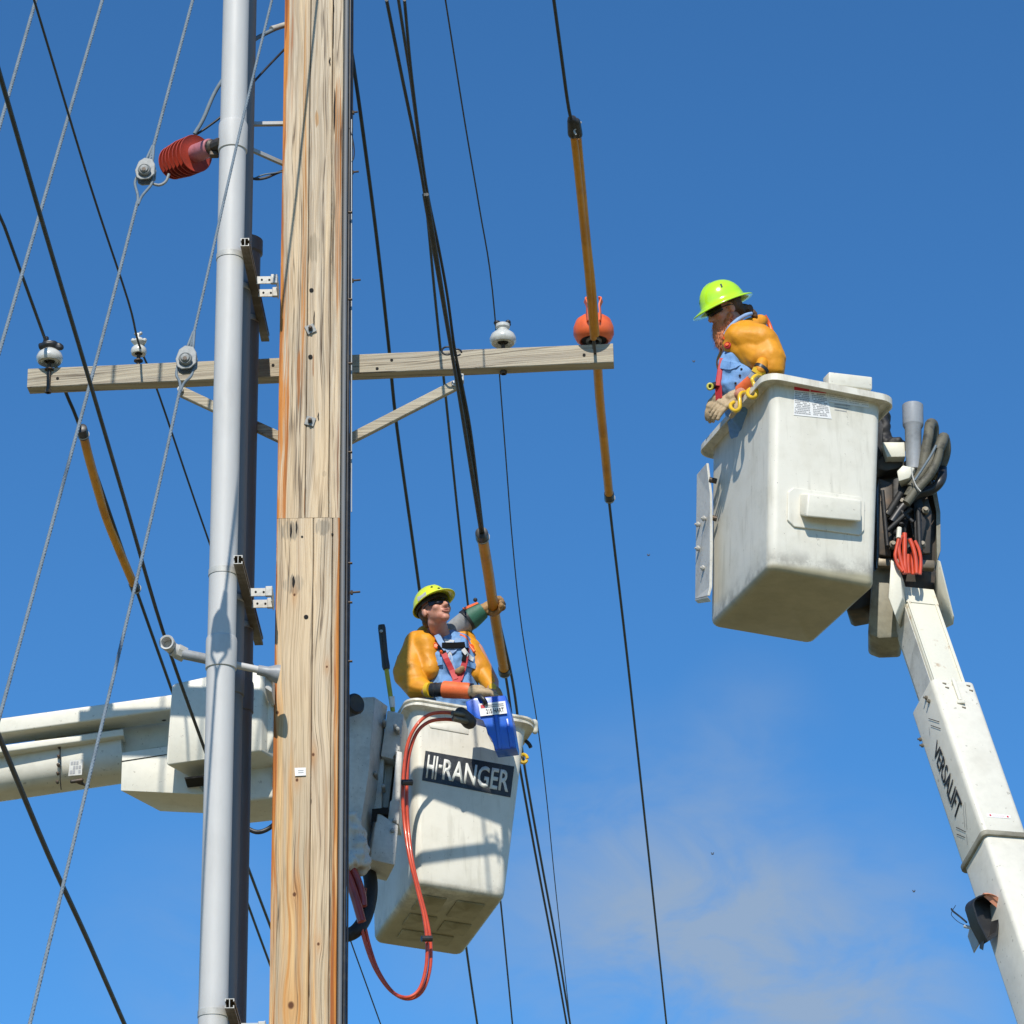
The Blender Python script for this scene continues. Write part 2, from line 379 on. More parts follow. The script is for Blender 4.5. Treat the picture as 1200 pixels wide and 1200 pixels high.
def lathe(bm, prof, P, axis=(0, 0, 1), n=24, close=False):
    """prof: (radius, height) pairs along axis from P"""
    B = basis(axis); rings = []
    for r, h in prof:
        if r < 1e-6: rings.append([bm.verts.new(P + B @ V((0, 0, h)))])
        else: rings.append([bm.verts.new(P + B @ V((r * math.cos(2 * PI * j / n), r * math.sin(2 * PI * j / n), h))) for j in range(n)])
    for a, b in zip(rings, rings[1:]):
        if len(a) == 1 and len(b) == 1: continue
        for j in range(n):
            k = (j + 1) % n
            if len(a) == 1: bm.faces.new((a[0], b[k], b[j]))
            elif len(b) == 1: bm.faces.new((a[j], a[k], b[0]))
            else: bm.faces.new((a[j], a[k], b[k], b[j]))
    if close:
        for q, s in ((rings[0], -1), (rings[-1], 1)):
            if len(q) > 1: bm.faces.new(q[::s])
    return bm
def bevel(bm, w_, seg=2):
    if w_: bmesh.ops.bevel(bm, geom=list(bm.edges), offset=w_, segments=seg, affect='EDGES', profile=.5, clamp_overlap=True)
    return bm
def box(c, size, rot=None, bev=0., seg=2):
    bm = bmesh.new(); bmesh.ops.create_cube(bm, size=1)
    bmesh.ops.scale(bm, vec=V(size), verts=bm.verts); bevel(bm, bev, seg)
    Mx = Matrix.Translation(V(c)) @ (rot.to_4x4() if rot is not None else Matrix())
    bmesh.ops.transform(bm, matrix=Mx, verts=bm.verts); return bm
def prism(pts, ext, bev=.004, seg=2, bm=None):
    """polygon (world points) extruded by a vector: real thickness"""
    bm = bm or bmesh.new(); a = [bm.verts.new(V(p)) for p in pts]; b = [bm.verts.new(V(p) + V(ext)) for p in pts]; n = len(pts)
    bm.faces.new(a[::-1]); bm.faces.new(b)
    for i in range(n): bm.faces.new((a[i], a[(i + 1) % n], b[(i + 1) % n], b[i]))
    return bevel(bm, bev, seg)
def pprism(px, Y, ext, bev=.004, seg=2):
    """px: outline points in the photograph on the upright plane at distance Y (or per-point Y as third value)"""
    return prism([at(p[0], p[1], p[2] if len(p) > 2 else Y) for p in px], ext, bev, seg)
def rrect(hx, hy, r, seg=5):
    out = []
    for cx, cy, a0 in ((hx - r, hy - r, 0), (-hx + r, hy - r, 90), (-hx + r, -hy + r, 180), (hx - r, -hy + r, 270)):
        for i in range(seg + 1):
            a = R(a0 + 90 * i / seg); out.append((cx + r * math.cos(a), cy + r * math.sin(a)))
    return out
def loft(bm, rings, caps=True):
    rr = [[bm.verts.new(V(p)) for p in ring] for ring in rings]
    for a, b in zip(rr, rr[1:]):
        n = len(a)
        for j in range(n): bm.faces.new((a[j], a[(j + 1) % n], b[(j + 1) % n], b[j]))
    if caps: bm.faces.new(rr[0][::-1]); bm.faces.new(rr[-1])
    return bm
def beam(A, B, wd, dp, r, side=(1, 0, 0), taper=1., seg=4):
    """straight box-section beam from A to B with rounded long edges; width along side"""
    Bs = basis(B - A, side); L = (B - A).length; rings = []
    for h, s in ((0, .985), (.006, 1.), (L - .006, taper), (L, taper * .985)):
        rings.append([A + Bs @ V((x * s, y * s, h)) for x, y in rrect(wd / 2, dp / 2, r, seg)])
    return loft(bmesh.new(), rings)
def icos(bm, c, rad, sub=3, B=None):
    Mx = Matrix.Translation(V(c)) @ (B.to_4x4() if B is not None else Matrix()) @ Matrix.Diagonal((*((rad,) * 3 if isinstance(rad, (int, float)) else rad), 1))
    bmesh.ops.create_icosphere(bm, subdivisions=sub, radius=1, matrix=Mx)
def cap(bm, a, b, ra, rb=None, n=14):
    rb = ra if rb is None else rb; a = V(a); b = V(b)
    icos(bm, a, ra, 2); icos(bm, b, rb, 2)
    if (b - a).length > 1e-4: tube(bm, [a, b], [ra, rb], n)
def blob(name, prims, m, parent=None, voxel=.008, it=6, disp=0., dscale=.1, seed=0, folds=0.):
    """one continuous surface grown round ellipsoids ('e', c, radii, basis) and capsules ('c', a, b, ra, rb)"""
    bm = bmesh.new()
    for p in prims:
        if p[0] == 'e': icos(bm, p[1], p[2], 3, p[3] if len(p) > 3 else None)
        else: cap(bm, *p[1:])
    me = bpy.data.meshes.new('tmp'); bm.to_mesh(me); bm.free()
    o = bpy.data.objects.new('tmp', me); COL.objects.link(o)
    q = o.modifiers.new('r', 'REMESH'); q.mode = 'VOXEL'; q.voxel_size = voxel
    if it: q = o.modifiers.new('s', 'SMOOTH'); q.factor = .5; q.iterations = it
    dg = bpy.context.evaluated_depsgraph_get(); dg.update()
    me2 = bpy.data.meshes.new_from_object(o.evaluated_get(dg)); me2.name = name
    bpy.data.objects.remove(o); bpy.data.meshes.remove(me)
    if disp and folds:
        co = [v.co.copy() for v in me2.vertices]; nm = [v.normal.copy() for v in me2.vertices]; flat = []
        for a, b in zip(co, nm):
            q_ = noise.noise(V((a.x * 5, a.y * 5, a.z * 11 + a.x * 5)) + V((seed, 3, 0)))
            flat.extend(a + b * (folds * (1 - abs(q_) * 4 if abs(q_) < .25 else 0)))
        me2.vertices.foreach_set('co', flat); me2.update()
    if disp:
        co = [v.co.copy() for v in me2.vertices]; nm = [v.normal.copy() for v in me2.vertices]; sd_ = V((seed, 0, 0)); flat = []
        for a, b in zip(co, nm):
            a = a + b * (disp * noise.noise(a / dscale + sd_)); flat.extend(a)
        me2.vertices.foreach_set('co', flat); me2.update()
    return finish(name, me2, m, parent, True)
def bvh_of(*objs):
    vs, fs = [], []
    for o in objs:
        k = len(vs); L = WORLD[o]
        vs += [v.co + L for v in o.data.vertices]; fs += [[i + k for i in p.vertices] for p in o.data.polygons]
    return BVHTree.FromPolygons(vs, fs)
def surf(px, py, bvh, off=.004, Y=None):
    """the point of a body's surface that shows at (px, py), lifted off by off"""
    d = ray(px, py); h = bvh.ray_cast(CAM, d)
    if h[0] is None: return at(px, py, Y) if Y else bvh.find_nearest(at(px, py, 17.5))[0]
    n = h[1] if h[1].dot(d) < 0 else -h[1]
    return h[0] + n * off
def ribbon(bm, pts, nrm, wd, th):
    """flat strap through pts, facing nrm"""
    pts = [V(p) for p in pts]; rings = []
    for i, p in enumerate(pts):
        t = (pts[min(i + 1, len(pts) - 1)] - pts[max(i - 1, 0)]).normalized()
        s = t.cross(V(nrm)).normalized(); n = s.cross(t).normalized()
        rings.append([p + s * wd / 2 - n * th / 2, p + s * wd / 2 + n * th / 2, p - s * wd / 2 + n * th / 2, p - s * wd / 2 - n * th / 2])
    return loft(bm, rings)
FONT = {}
def text_mesh(body, bold=.0):
    """flat lettering as polygons, normalised to the unit square"""
    c = bpy.data.curves.new('t', 'FONT'); c.body = body; c.resolution_u = 3; c.offset = bold
    o = bpy.data.objects.new('t', c); COL.objects.link(o)
    dg = bpy.context.evaluated_depsgraph_get(); dg.update()
    me = bpy.data.meshes.new_from_object(o.evaluated_get(dg))
    bpy.data.objects.remove(o)
    xs = [v.co.x for v in me.vertices]; ys = [v.co.y for v in me.vertices]
    x0, x1, y0, y1 = min(xs), max(xs), min(ys), max(ys)
    for v in me.vertices: v.co = V(((v.co.x - x0) / (x1 - x0), (v.co.y - y0) / (y1 - y0), 0))
    return me
def quadmap(q):
    a, b, c, d = q                                 # TL TR BR BL
    return lambda u, v: (d.lerp(c, u)).lerp(a.lerp(b, u), v)
def text_on(name, body, q, m, parent, bold=0., u0=0., u1=1., v0=0., v1=1., th=.0015):
    me = text_mesh(body, bold); f = quadmap(q); n = (q[1] - q[0]).cross(q[0] - q[3]).normalized()
    if n.dot(ray(600, 600)) > 0: n = -n
    bm = bmesh.new(); bm.from_mesh(me)
    for v in bm.verts: v.co = f(u0 + v.co.x * (u1 - u0), v0 + v.co.y * (v1 - v0)) + n * .001
    r_ = bmesh.ops.extrude_face_region(bm, geom=list(bm.faces))
    for v in [e for e in r_['geom'] if isinstance(e, bmesh.types.BMVert)]: v.co += n * th
    return bmobj(name, bm, m, parent)
def patch(name, q, m, parent, th=.002, bev=0., off=0.):
    n = (q[1] - q[0]).cross(q[0] - q[3]).normalized()
    if n.dot(ray(600, 600)) > 0: n = -n
    return bmobj(name, prism([p + n * off for p in q], n * th, bev), m, parent)
def subq(q, u0, u1, v0, v1):
    f = quadmap(q); return [f(u0, v1), f(u1, v1), f(u1, v0), f(u0, v0)]
def copy_tree(o, delta, parent=None):
    c = o.copy(); COL.objects.link(c); WORLD[c] = WORLD[o] + delta
    if parent is None: c.location = WORLD[c]
    else: c.parent = parent; c.location = WORLD[c] - WORLD[parent]
    for ch in [x for x in bpy.data.objects if x.parent == o]: copy_tree(ch, delta, c)
    return c
# ------------------------------------------------------------------ ground
bm = bmesh.new()
bmesh.ops.create_grid(bm, x_segments=8, y_segments=8, size=2000)
tag(bmobj('ground', bm, M['ground'], origin=V((0, 0, 0))), kind='structure')

# ------------------------------------------------------------------ laminated wood pole
pole = thing('utility_pole', POLE, 'thick pale laminated timber utility pole with orange stains in the middle-left', 'utility pole')
K = lambda px, py, s: (*pole_xz(px, py), s)
xl, xr = pole_xz(324, 600)[0], pole_xz(398.5, 600)[0]
ztop, zj = 14.5, pole_xz(360, 607)[1]
sU1, sU2 = pole_xz(361, 300)[0], pole_xz(389, 150)[0]
sL1, sL2 = pole_xz(360.5, 1000)[0], pole_xz(382, 1000)[0]
kn_l = [K(345, 1048, .020), K(341, 1178, .034), K(348, 914, .016), K(345, 697, .014), K(325, 835, .018)]
kn_r = [K(373, 1106, .015), K(367, 884, .016), K(383, 781, .012)]
rust, greyp = (.36, .12, .03), (.34, .29, .22)
wm = [
 wood_mat('weathered_laminate_a', 1.3, (7.6, 5.4), stains=[(*pole_xz(350, 440), .012, .20, (.46, .17, .04)), (*pole_xz(356, 330), .014, .9, (.58, .25, .07)), (*pole_xz(357, 130), .010, .7, (.60, .30, .10)), (*pole_xz(336, 470), .010, .8, (.60, .22, .05)), (*pole_xz(335, 10), .014, .2, (.36, .09, .03)), (*pole_xz(357, 590), .006, .1, rust)],
          left_edge=(xl, .062, .18, .38)),
 wood_mat('weathered_laminate_b', 4.1, (7.4, 5.3), stains=[(*pole_xz(368, 290), .035, .10, (.36, .29, .2)), (*pole_xz(371, 138), .012, .06, (.55, .3, .12)), (*pole_xz(367, 428), .004, .08, rust),
          (*pole_xz(386, 330), .008, .25, (.40, .31, .22)), (*pole_xz(380, 555), .014, .02, (.3, .24, .16))]),
 wood_mat('weathered_laminate_c', 7.7, (7.4, 5.3), stains=[(*pole_xz(398, 178), .030, .34, (.20, .075, .03)), (*pole_xz(398, 175), .016, .16, (.06, .03, .02)), (*pole_xz(397, 260), .022, .60, (.48, .19, .05)), (*pole_xz(396, 130), .02, .25, (.5, .22, .07)), (*pole_xz(396, 540), .006, .3, (.30, .12, .06))]),
 wood_mat('fresh_laminate_a', 11.2, (9.2, 6.9), knots=kn_l, stains=[(*pole_xz(340, 622), .06, .06, greyp), (*pole_xz(344, 685), .06, .06, greyp)], left_edge=(xl, .045, .22, .42)),
 wood_mat('fresh_laminate_b', 15.8, (7.9, 5.3), knots=kn_r, stains=[(*pole_xz(378, 618), .05, .05, greyp)]),
 wood_mat('fresh_laminate_c', 19.4, (8.8, 6.6), knots=[], right_edge=(xr, .045, .22, .42)),
]
def plank(x0, x1, z0, z1, m, yf, seed):
    """one lamination, edges slightly wavy, checked at its front"""
    rnd = random.Random(seed); bm = bmesh.new(); n = 60; rings = []
    for i in range(n + 1):
        z = z0 + (z1 - z0) * i / n
        j = lambda s: .0016 * noise.noise(V((s, z * 1.7, seed)))
        g_ = .0018; c_ = .004
        a, b, f = x0 + g_ + j(1), x1 - g_ + j(5), yf + j(9) * 1.5
        rings.append([V((a + c_, f, z)), V((b - c_, f, z)), V((b, f + c_, z)), V((b, .335, z)), V((a, .335, z)), V((a, f + c_, z))])
    bm_ = loft(bm, [[p + POLE for p in r_] for r_ in rings])
    return bmobj('plank', bm_, m, pole, origin=POLE.copy())
eps = .0003
plank(xl, sU1, zj + eps, ztop, wm[0], .000, 1); plank(sU1, sU2, zj + .0032, ztop, wm[1], .003, 2); plank(sU2, xr, zj + eps, ztop, wm[2], .002, 3)
plank(xl, sL1 + .012, -1, zj - eps, wm[3], .001, 4); plank(sL1 + .012, sL2 + .02, -1, zj + .002, wm[4], .004, 5); plank(sL2 + .02, xr, -1, zj - eps, wm[5], .002, 6)
for px, py, r_ in ((365, 340, .012), (363.7, 418, .012), (358.7, 723, .012), (354, 629, .006), (389.5, 626, .006)):
    p = at(px, py, 16.2) + V((0, .004, 0))
    bmobj('bolt_hole', lathe(bmesh.new(), [(r_, 0), (r_, .006), (0, .006)], p, (0, -1, 0), 14), M['hole'], pole)
for px, py, rot in ((364, 386, 20), (363.5, 494, -28)):
    c = at(px, py, 16.2); Rm = Matrix.Rotation(R(45 + rot), 3, 'Y')
    s_ = bmobj('square_washer', box(c + V((0, -.004, 0)), (.052, .006, .052), Rm, .0015), M['castal'], pole)
    bmobj('bolt', lathe(bmesh.new(), [(.013, 0), (.013, .014), (.008, .016), (.008, .030), (0, .031)], c + V((0, -.006, 0)), (0, -1, 0), 6, True), M['darksteel'], s_)
q = [at(345.2, 900, 16.196), at(358.3, 899.6, 16.196), at(358.5, 908.8, 16.196), at(345.8, 909.5, 16.196)]
tg = patch('tag', q, M['label'], pole, .002); 
for k in range(2):
    patch('print_line', subq(q, .3, .8, .35 + .25 * k, .43 + .25 * k), M['inkgrey'], tg, .0006, off=.0025)
# splits in the face
for px, py, wd, L_, sd in ((392, 130, .0045, .30, 1), (390.6, 30, .003, .3, 2), (391, 0, .003, .2, 6), (368, 375, .003, .12, 3), (341, 622, .005, .09, 4), (347.5, 618, .004, .08, 8), (344, 682, .007, .07, 9), (386.5, 72, .004, .06, 5), (373, 488, .003, .05, 7)):
    pt = at(px, py, 16.2); rings = []
    for i in range(9):
        t = i / 8; ww = wd * math.sin(PI * t) ** .7 + .0003; x = .004 * noise.noise(V((sd, t * 3, 0)))
        z = pt.z + (t - .5) * L_
        rings.append([V((pt.x + x - ww, 16.2 - .0005, z)), V((pt.x + x + ww, 16.2 - .0005, z)), V((pt.x + x, 16.206, z))])
    bmobj('split', loft(bmesh.new(), rings), M['hole'], pole)
# crossarm behind the pole
AL, AR = at(34, 447, 16.72), at(719, 417.5, 16.53)
AL.z = AL.z; ax = (AR - AL)
armm = wood_mat('silver_weathered_crossarm', 23., None, arm=True)
def arm_beam(A, B, h, d):
    Bs = basis(B - A, (0, 1, 0)); L = (B - A).length; rings = []
    for i in range(41):
        t = L * i / 40
        j = lambda s: .0014 * noise.noise(V((s, t * 3, 2)))
        rings.append([A + Bs @ V((x + j(x * 9), y + j(y * 9), t)) for x, y in ((d / 2, h / 2 - .004), (d / 2 - .004, h / 2), (-d / 2 + .004, h / 2), (-d / 2, h / 2 - .004), (-d / 2, -h / 2 + .004), (-d / 2 + .004, -h / 2), (d / 2 - .004, -h / 2), (d / 2, -h / 2 + .004))])
    return loft(bmesh.new(), rings)
arm = bmobj('crossarm', arm_beam(AL, AR, .118, .088), armm, pole)
arm['label'] = 'long silver-grey weathered timber crossarm'
A_front = lambda px, py: at_plane(px, py, AL + V((0, -.044, 0)), V((ax.y, -ax.x, 0)), .0)
for px, py in ((67.5, 443.5), (684.5, 416), (459, 422), (320, 428), (442, 432)):
    bmobj('bolt_hole', lathe(bmesh.new(), [(.0085, 0), (.0085, .003), (0, .003)], A_front(px, py), (0, -1, 0), 12), M['hole'], arm)
for (a, b) in (((212, 459), (340, 518.5)), ((398, 521), (533, 452))):
    pa, pb = at(*a, 16.52), at(*b, 16.52)
    if a[0] > 300: pa, pb = at(*a, 16.5), at(*b, 16.5)
    br = bmobj('crossarm_brace', arm_beam(pa, pb, .056, .035), armm, pole)
    c = pb if a[0] > 300 else pa
    bmobj('brace_bolt', lathe(bmesh.new(), [(.018, -.01), (.018, .006), (.009, .008), (.009, .02), (0, .021)], c + V((0, -.03, .0)), (0, -1, 0), 8, True), M['galv'], br)
c = at(540, 444, 16.46)
bmobj('brace_clip', box(c, (.035, .05, .045), None, .005), M['galv_l'], pole)
# step bolts and hooks down the right side
for px, py, L_ in ((412, 132, .035), (411, 202, .045), (411, 329, .055), (410, 694.5, .055)):
    a = at(px, py, 16.3)
    bmobj('step_bolt', tube(bmesh.new(), [a, a + V((L_, -.005, .002))], .006, 8), M['darksteel'], pole)
    bmobj('bolt_nut', lathe(bmesh.new(), [(.013, 0), (.013, .012)], a + V((.004, 0, 0)), (1, 0, 0), 6, True), M['darksteel'], pole)
for py in (249, 351, 426, 530, 660, 706, 775):
    a = at(410.5, py, 16.22)
    bmobj('staple', box(a, (.022, .02, .006), None, .001), M['darksteel'], pole)
tube_obj('ground_wire', [at(412, y, 16.26) for y in (140, 250, 340, 480, 600)], .0035, M['galv'], pole, 6)
tube_obj('wire_hook', [at(*p, 16.26) for p in ((410, 150), (413, 162), (415, 175), (414.5, 185), (412, 190))], .004, M['black'], pole, 6, 4)
# steel arms from pole to the cable gear
for (a, b, r_) in (((296, 145.5, 16.25), (333, 145, 16.3), .010), ((296, 176, 16.2), (332, 192, 16.3), .009)):
    A_, B_ = at(*a), at(*b)
    bmobj('steel_arm', beam(A_, B_, .024, .024, .004, (0, 1, 0)), M['galv'], pole)

# ------------------------------------------------------------------ grey conduits on strut brackets
def riser(px_c, py, Y, r_, label, joints, top=None, m='pvc', cap_top=False):
    c = at(px_c, py, Y); z1 = top if top else 14.5
    o = thing('conduit', V((c.x, c.y, 0)), label, 'conduit', 'grey conduits beside the pole')
    zs = [-.5] + sorted(joints) + [z1]
    for i, (a, b) in enumerate(zip(zs, zs[1:])):
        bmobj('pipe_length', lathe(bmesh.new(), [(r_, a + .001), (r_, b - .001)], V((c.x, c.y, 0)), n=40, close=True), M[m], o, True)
    for z in joints:
        bmobj('coupling', lathe(bmesh.new(), [(r_, z), (r_ + .0065, z + .004), (r_ + .0070, z + .008), (r_ + .0075, z + .155), (r_ + .005, z + .17), (r_, z + .175)], V((c.x, c.y, 0)), n=40), M[m], o, True)
    if cap_top:
        bmobj('bell_end', lathe(bmesh.new(), [(r_, z1 - .10), (r_ + .006, z1 - .095), (r_ + .012, z1 - .09), (r_ + .012, z1 - .01), (r_ - .02, z1), (0, z1)], V((c.x, c.y, 0)), n=40), M['pvc_d'], o, True)
    return c
zof = lambda px, py, Y: at(px, py, Y).z
Y1, Y2, Y3, PR = 15.75, 16.12, 16.50, .0725
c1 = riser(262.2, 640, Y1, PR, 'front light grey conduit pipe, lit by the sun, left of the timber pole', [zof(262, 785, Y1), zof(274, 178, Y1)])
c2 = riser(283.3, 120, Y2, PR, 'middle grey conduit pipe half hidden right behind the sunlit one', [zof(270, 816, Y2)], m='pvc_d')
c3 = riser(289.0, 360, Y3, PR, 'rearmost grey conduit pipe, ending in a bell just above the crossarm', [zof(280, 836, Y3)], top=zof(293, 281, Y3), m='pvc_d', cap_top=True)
def bracket(y0, y1, x0, x1, label, full=True):
    """strut channel running back past the three pipes, straps, and two flat standoff plates to the pole"""
    a, b = at(x0, y0, 15.6), at(x1, y1, 16.72); b.z = a.z
    o = thing('conduit_bracket', a, label, 'bracket', 'strut brackets holding the conduits')
    d = (b - a).normalized(); s = V((d.y, -d.x, 0)); L = (b - a).length; h = .0206
    prof = [(-h, -h), (h, -h), (h, -h + .012), (h - .009, -h + .012), (h - .009, -h + .003), (-h + .003, -h + .003), (-h + .003, h - .003), (h - .009, h - .003), (h - .009, h - .012), (h, h - .012), (h, h), (-h, h)]
    for k in (-1, 1):                               # back-to-back channels
        pts = [a + s * (k * (x + h) * .55) + V((0, 0, y * 1.15)) for x, y in prof]
        bmobj('strut_channel', prism(pts, d * L, 0), [M['galv_l'], M['strut']][k > 0] if False else M['strut'], o)
        e = bmobj('strut_end', prism([p - d * .004 for p in pts], d * .004, 0), M['galv_l'], o)
    for c in (c1, c2, c3):
        t = (c.y - a.y) / d.y; z = a.z - .012
        p = V((c.x, c.y, z)); bm = bmesh.new(); r0 = PR + .0005
        rings = []
        for i in range(33):
            an = R(-30) + i / 32 * R(240) * -1 if False else R(20 + 320 * i / 32)
            dr = V((math.cos(an), math.sin(an), 0))
            rings.append([p + dr * r0 + V((0, 0, -.016)), p + dr * (r0 + .0028) + V((0, 0, -.016)), p + dr * (r0 + .0028) + V((0, 0, .016)), p + dr * r0 + V((0, 0, .016))])
        bmobj('pipe_strap', loft(bm, rings), M['galv_l'], o, True)
        q = a + d * t
        bmobj('strap_bolt', tube(bmesh.new(), [p + V((PR + .0, .01, 0)), V((q.x + .01, q.y, p.z))], .007, 8), M['galv'], o)
    if full:
        f0 = a + d * .42
        for k, (dy, dz) in enumerate(((0, .0), (.12, -.016))):
            p0 = V((f0.x + .02, f0.y + dy, f0.z + dz - .004)); p1 = V((POLE.x + xl + .002, p0.y + .0, p0.z - .004))
            pl = bmobj('standoff_plate', box((p0 + p1) / 2, ((p1 - p0).length, .007, .046), None, .002), M['galv_l'], o)
            for t in (.25, .6):
                bmobj('plate_hole', lathe(bmesh.new(), [(.006, 0), (.006, .002), (0, .002)], p0.lerp(p1, t) + V((0, -.0036, 0)), (0, -1, 0), 10), M['hole'], pl)
            bmobj('clip', box(p1 + V((-.020, -.012, .0)), (.036, .022, .056), None, .004), M['galv_l'], pl)
        bmobj('wall_plate', box(V((POLE.x + xl - .004, f0.y + .06, f0.z - .015)), (.006, .13, .085), None, .002), M['galv_l'], o)
bracket(284, 397, 287, 311, 'strut bracket on the conduits just above the crossarm')
bracket(656, 752, 279, 303.5, 'strut bracket on the conduits level with the lower worker\'s head')
bracket(1176, 1240, 269, 290, 'strut bracket on the conduits at the bottom edge of the photo')

# dark cable guards along the pole's right flank
for k, (x, r_, Y, lab) in enumerate(((.0135, .0125, 16.245, 'grey cable guard running up the pole\'s right edge, next to the wood'), (.034, .0095, 16.27, 'dark cable guard outermost on the pole\'s right edge'))):
    o = bmobj('cable_guard', lathe(bmesh.new(), [(r_, -1), (r_, 14.5)], V((POLE.x + xr + x, Y, 0)), n=16, close=True), M['pvc_d'] if k == 0 else M['black'], None, True)
    tag(o, lab, 'cable guard', 'cable guards on the pole')
o = bmobj('cable', tube(bmesh.new(), [V((POLE.x + xr + .047 + .004 * noise.noise(V((z * 1.3, 0, 3))), 16.3, z)) for z in [i * .25 - 1 for i in range(63)]], .005, 8), M['black'], None, True)
tag(o, 'thin black wavy cable running up behind the pole\'s cable guards', 'cable')

# ------------------------------------------------------------------ overhead wires
def extend(P):
    P = [V(p) for p in P]
    return [P[0] + (P[0] - P[1]).normalized() * 4] + P + [P[-1] + (P[-1] - P[-2]).normalized() * 14]
def wire(name, pts, H, wpx, label, cat='wire', m='wire', ext=True, k=5, group=None):
    hs = H if isinstance(H, (list, tuple)) else [H] * len(pts)
    P = [at_h(p[0], p[1], h) for p, h in zip(pts, hs)]
    if ext: P = extend(P)
    if ext == 'end': P = P[1:]
    mid = P[len(P) // 2]; sc_ = F_PX / ((mid - CAM).dot(_f))
    o = tube_obj(name, P, wpx / 2 / sc_, M[m], None, 8, k)
    return tag(o, label, cat, group)
wire('overhead_wire', [(0, 88), (50, 262), (103, 440), (150, 600), (191, 740), (239, 876), (292, 1020), (345, 1160)], 6.5, 4.4, 'thick dark wire crossing in front of the crossarm between its two left insulators')
wire('overhead_wire', [(-40, 165), (5, 265), (53, 398)], [8.6, 8.55, 8.48], 4.2, 'dark wire coming down to the leftmost insulator from the photo\'s left edge', ext=False, k=0)
wire('overhead_wire', [(55, 402), (78, 462), (97, 510), (160, 692), (201, 808), (287, 1050), (342, 1200)], [8.48, 8.42, 8.32, 8.1, 8.0, 7.9, 7.85], 3.8, 'dark wire leaving the leftmost insulator and entering the curved yellow hose', ext='end')
wire('overhead_wire', [(40, 0), (105, 215), (150, 352), (163, 404), (186, 462), (245, 635), (345, 915), (410, 1100), (446, 1200)], [8.6, 8.52, 8.46, 8.44, 8.41, 8.25, 8.1, 8.0, 7.95], 2.6, 'thin dark wire tied to the small spool insulator, second from the left')
wire('support_cable', [(-30, 800), (0, 866), (56, 1000), (102, 1100), (148, 1205)], 5.2, 6.6, 'thick dark brown cable sloping across the lower left corner', 'cable', 'wire_b')
wire('overhead_wire', [(404, 25), (411, 56), (417, 95), (425, 152), (441, 275), (455, 400), (465, 500), (490, 680), (519, 900), (547, 1115), (560, 1205)], [10.75, 10.4, 10.2, 10.0, 9.8, 9.6, 9.4, 9.2, 9.1, 9.0, 9.0], 4.2, 'dark wire fanning down from the pole\'s right edge, nearest to the pole', ext=False)
wire('overhead_wire', [(467, 0), (483, 105), (498, 225), (509, 340), (516, 408), (522, 462), (530, 540), (545, 680), (565, 850), (586, 1050), (601, 1205)], 8.8, 3.2, 'dark wire passing behind the crossarm just left of the tie ring')
wire('overhead_wire', [(453, 0), (470, 85), (491, 188), (505, 272), (518, 345), (529, 410), (540, 458), (551, 520), (563, 622)], [8.35, 8.32, 8.28, 8.2, 8.1, 7.95, 7.88, 7.85, 7.83], 3.8, 'left dark wire of the pair tied to the crossarm at the ring', ext=False)
wire('overhead_wire', [(474, 0), (483, 95), (499, 215), (513, 285), (524, 345), (533, 410), (543, 458), (553, 515), (566, 622)], [8.35, 8.32, 8.28, 8.2, 8.1, 7.95, 7.88, 7.85, 7.83], 3.4, 'right dark wire of the pair tied to the crossarm at the ring', ext=False)
for dx, lab in ((0, 'left of the two wires running down past the lower bucket\'s right side'), (7, 'right of the two wires running down past the lower bucket\'s right side')):
    wire('overhead_wire', [(563 + dx * .4, 622), (577 + dx * .6, 710), (593 + dx, 795), (601 + dx, 850), (611 + dx * .8, 910), (631 + dx * .75, 1020), (650 + dx * .7, 1120), (664 + dx * .6, 1200)], 7.83, 3.0, lab)
wire('overhead_wire', [(522, 0), (545, 145), (562, 245), (577, 340), (590, 500), (601, 640), (612, 740), (630, 850), (641, 940), (652, 1050), (669, 1205)], 9.3, 1.5, 'hair-thin wire running down the middle, left of the right-hand hoses')
wire('overhead_wire', [(649, 0), (665, 118), (671, 148), (677, 200), (690, 330), (696, 400), (704, 480), (713.5, 585), (735, 770), (760, 1000), (781, 1200)], [8.75, 8.62, 8.59, 8.52, 8.38, 8.31, 8.25, 8.2, 8.15, 8.1, 8.1], 3.7, 'dark wire carried by the orange-hooded insulator at the crossarm\'s right end')
# tie ring at the crossarm
rg = thing('tie_ring', at(529, 410, 16.3), 'black wire tie loops where the wire pair meets the crossarm', 'wire tie')
for cx, cy, rr_ in ((524.5, 411, 7), (535, 413, 6)):
    c = at(cx, cy, 16.36); r_ = rr_ / 222
    tube_obj('loop', [c + V((r_ * math.cos(a), .02 * math.sin(a), r_ * 1.1 * math.sin(a))) for a in [R(q * 20) for q in range(17)]], .0055, M['black'], rg, 8)
tube_obj('tail', [at(*p, 16.38) for p in ((529, 400), (531, 412), (531.5, 424), (533, 438))], .006, M['black'], rg, 8, 4)

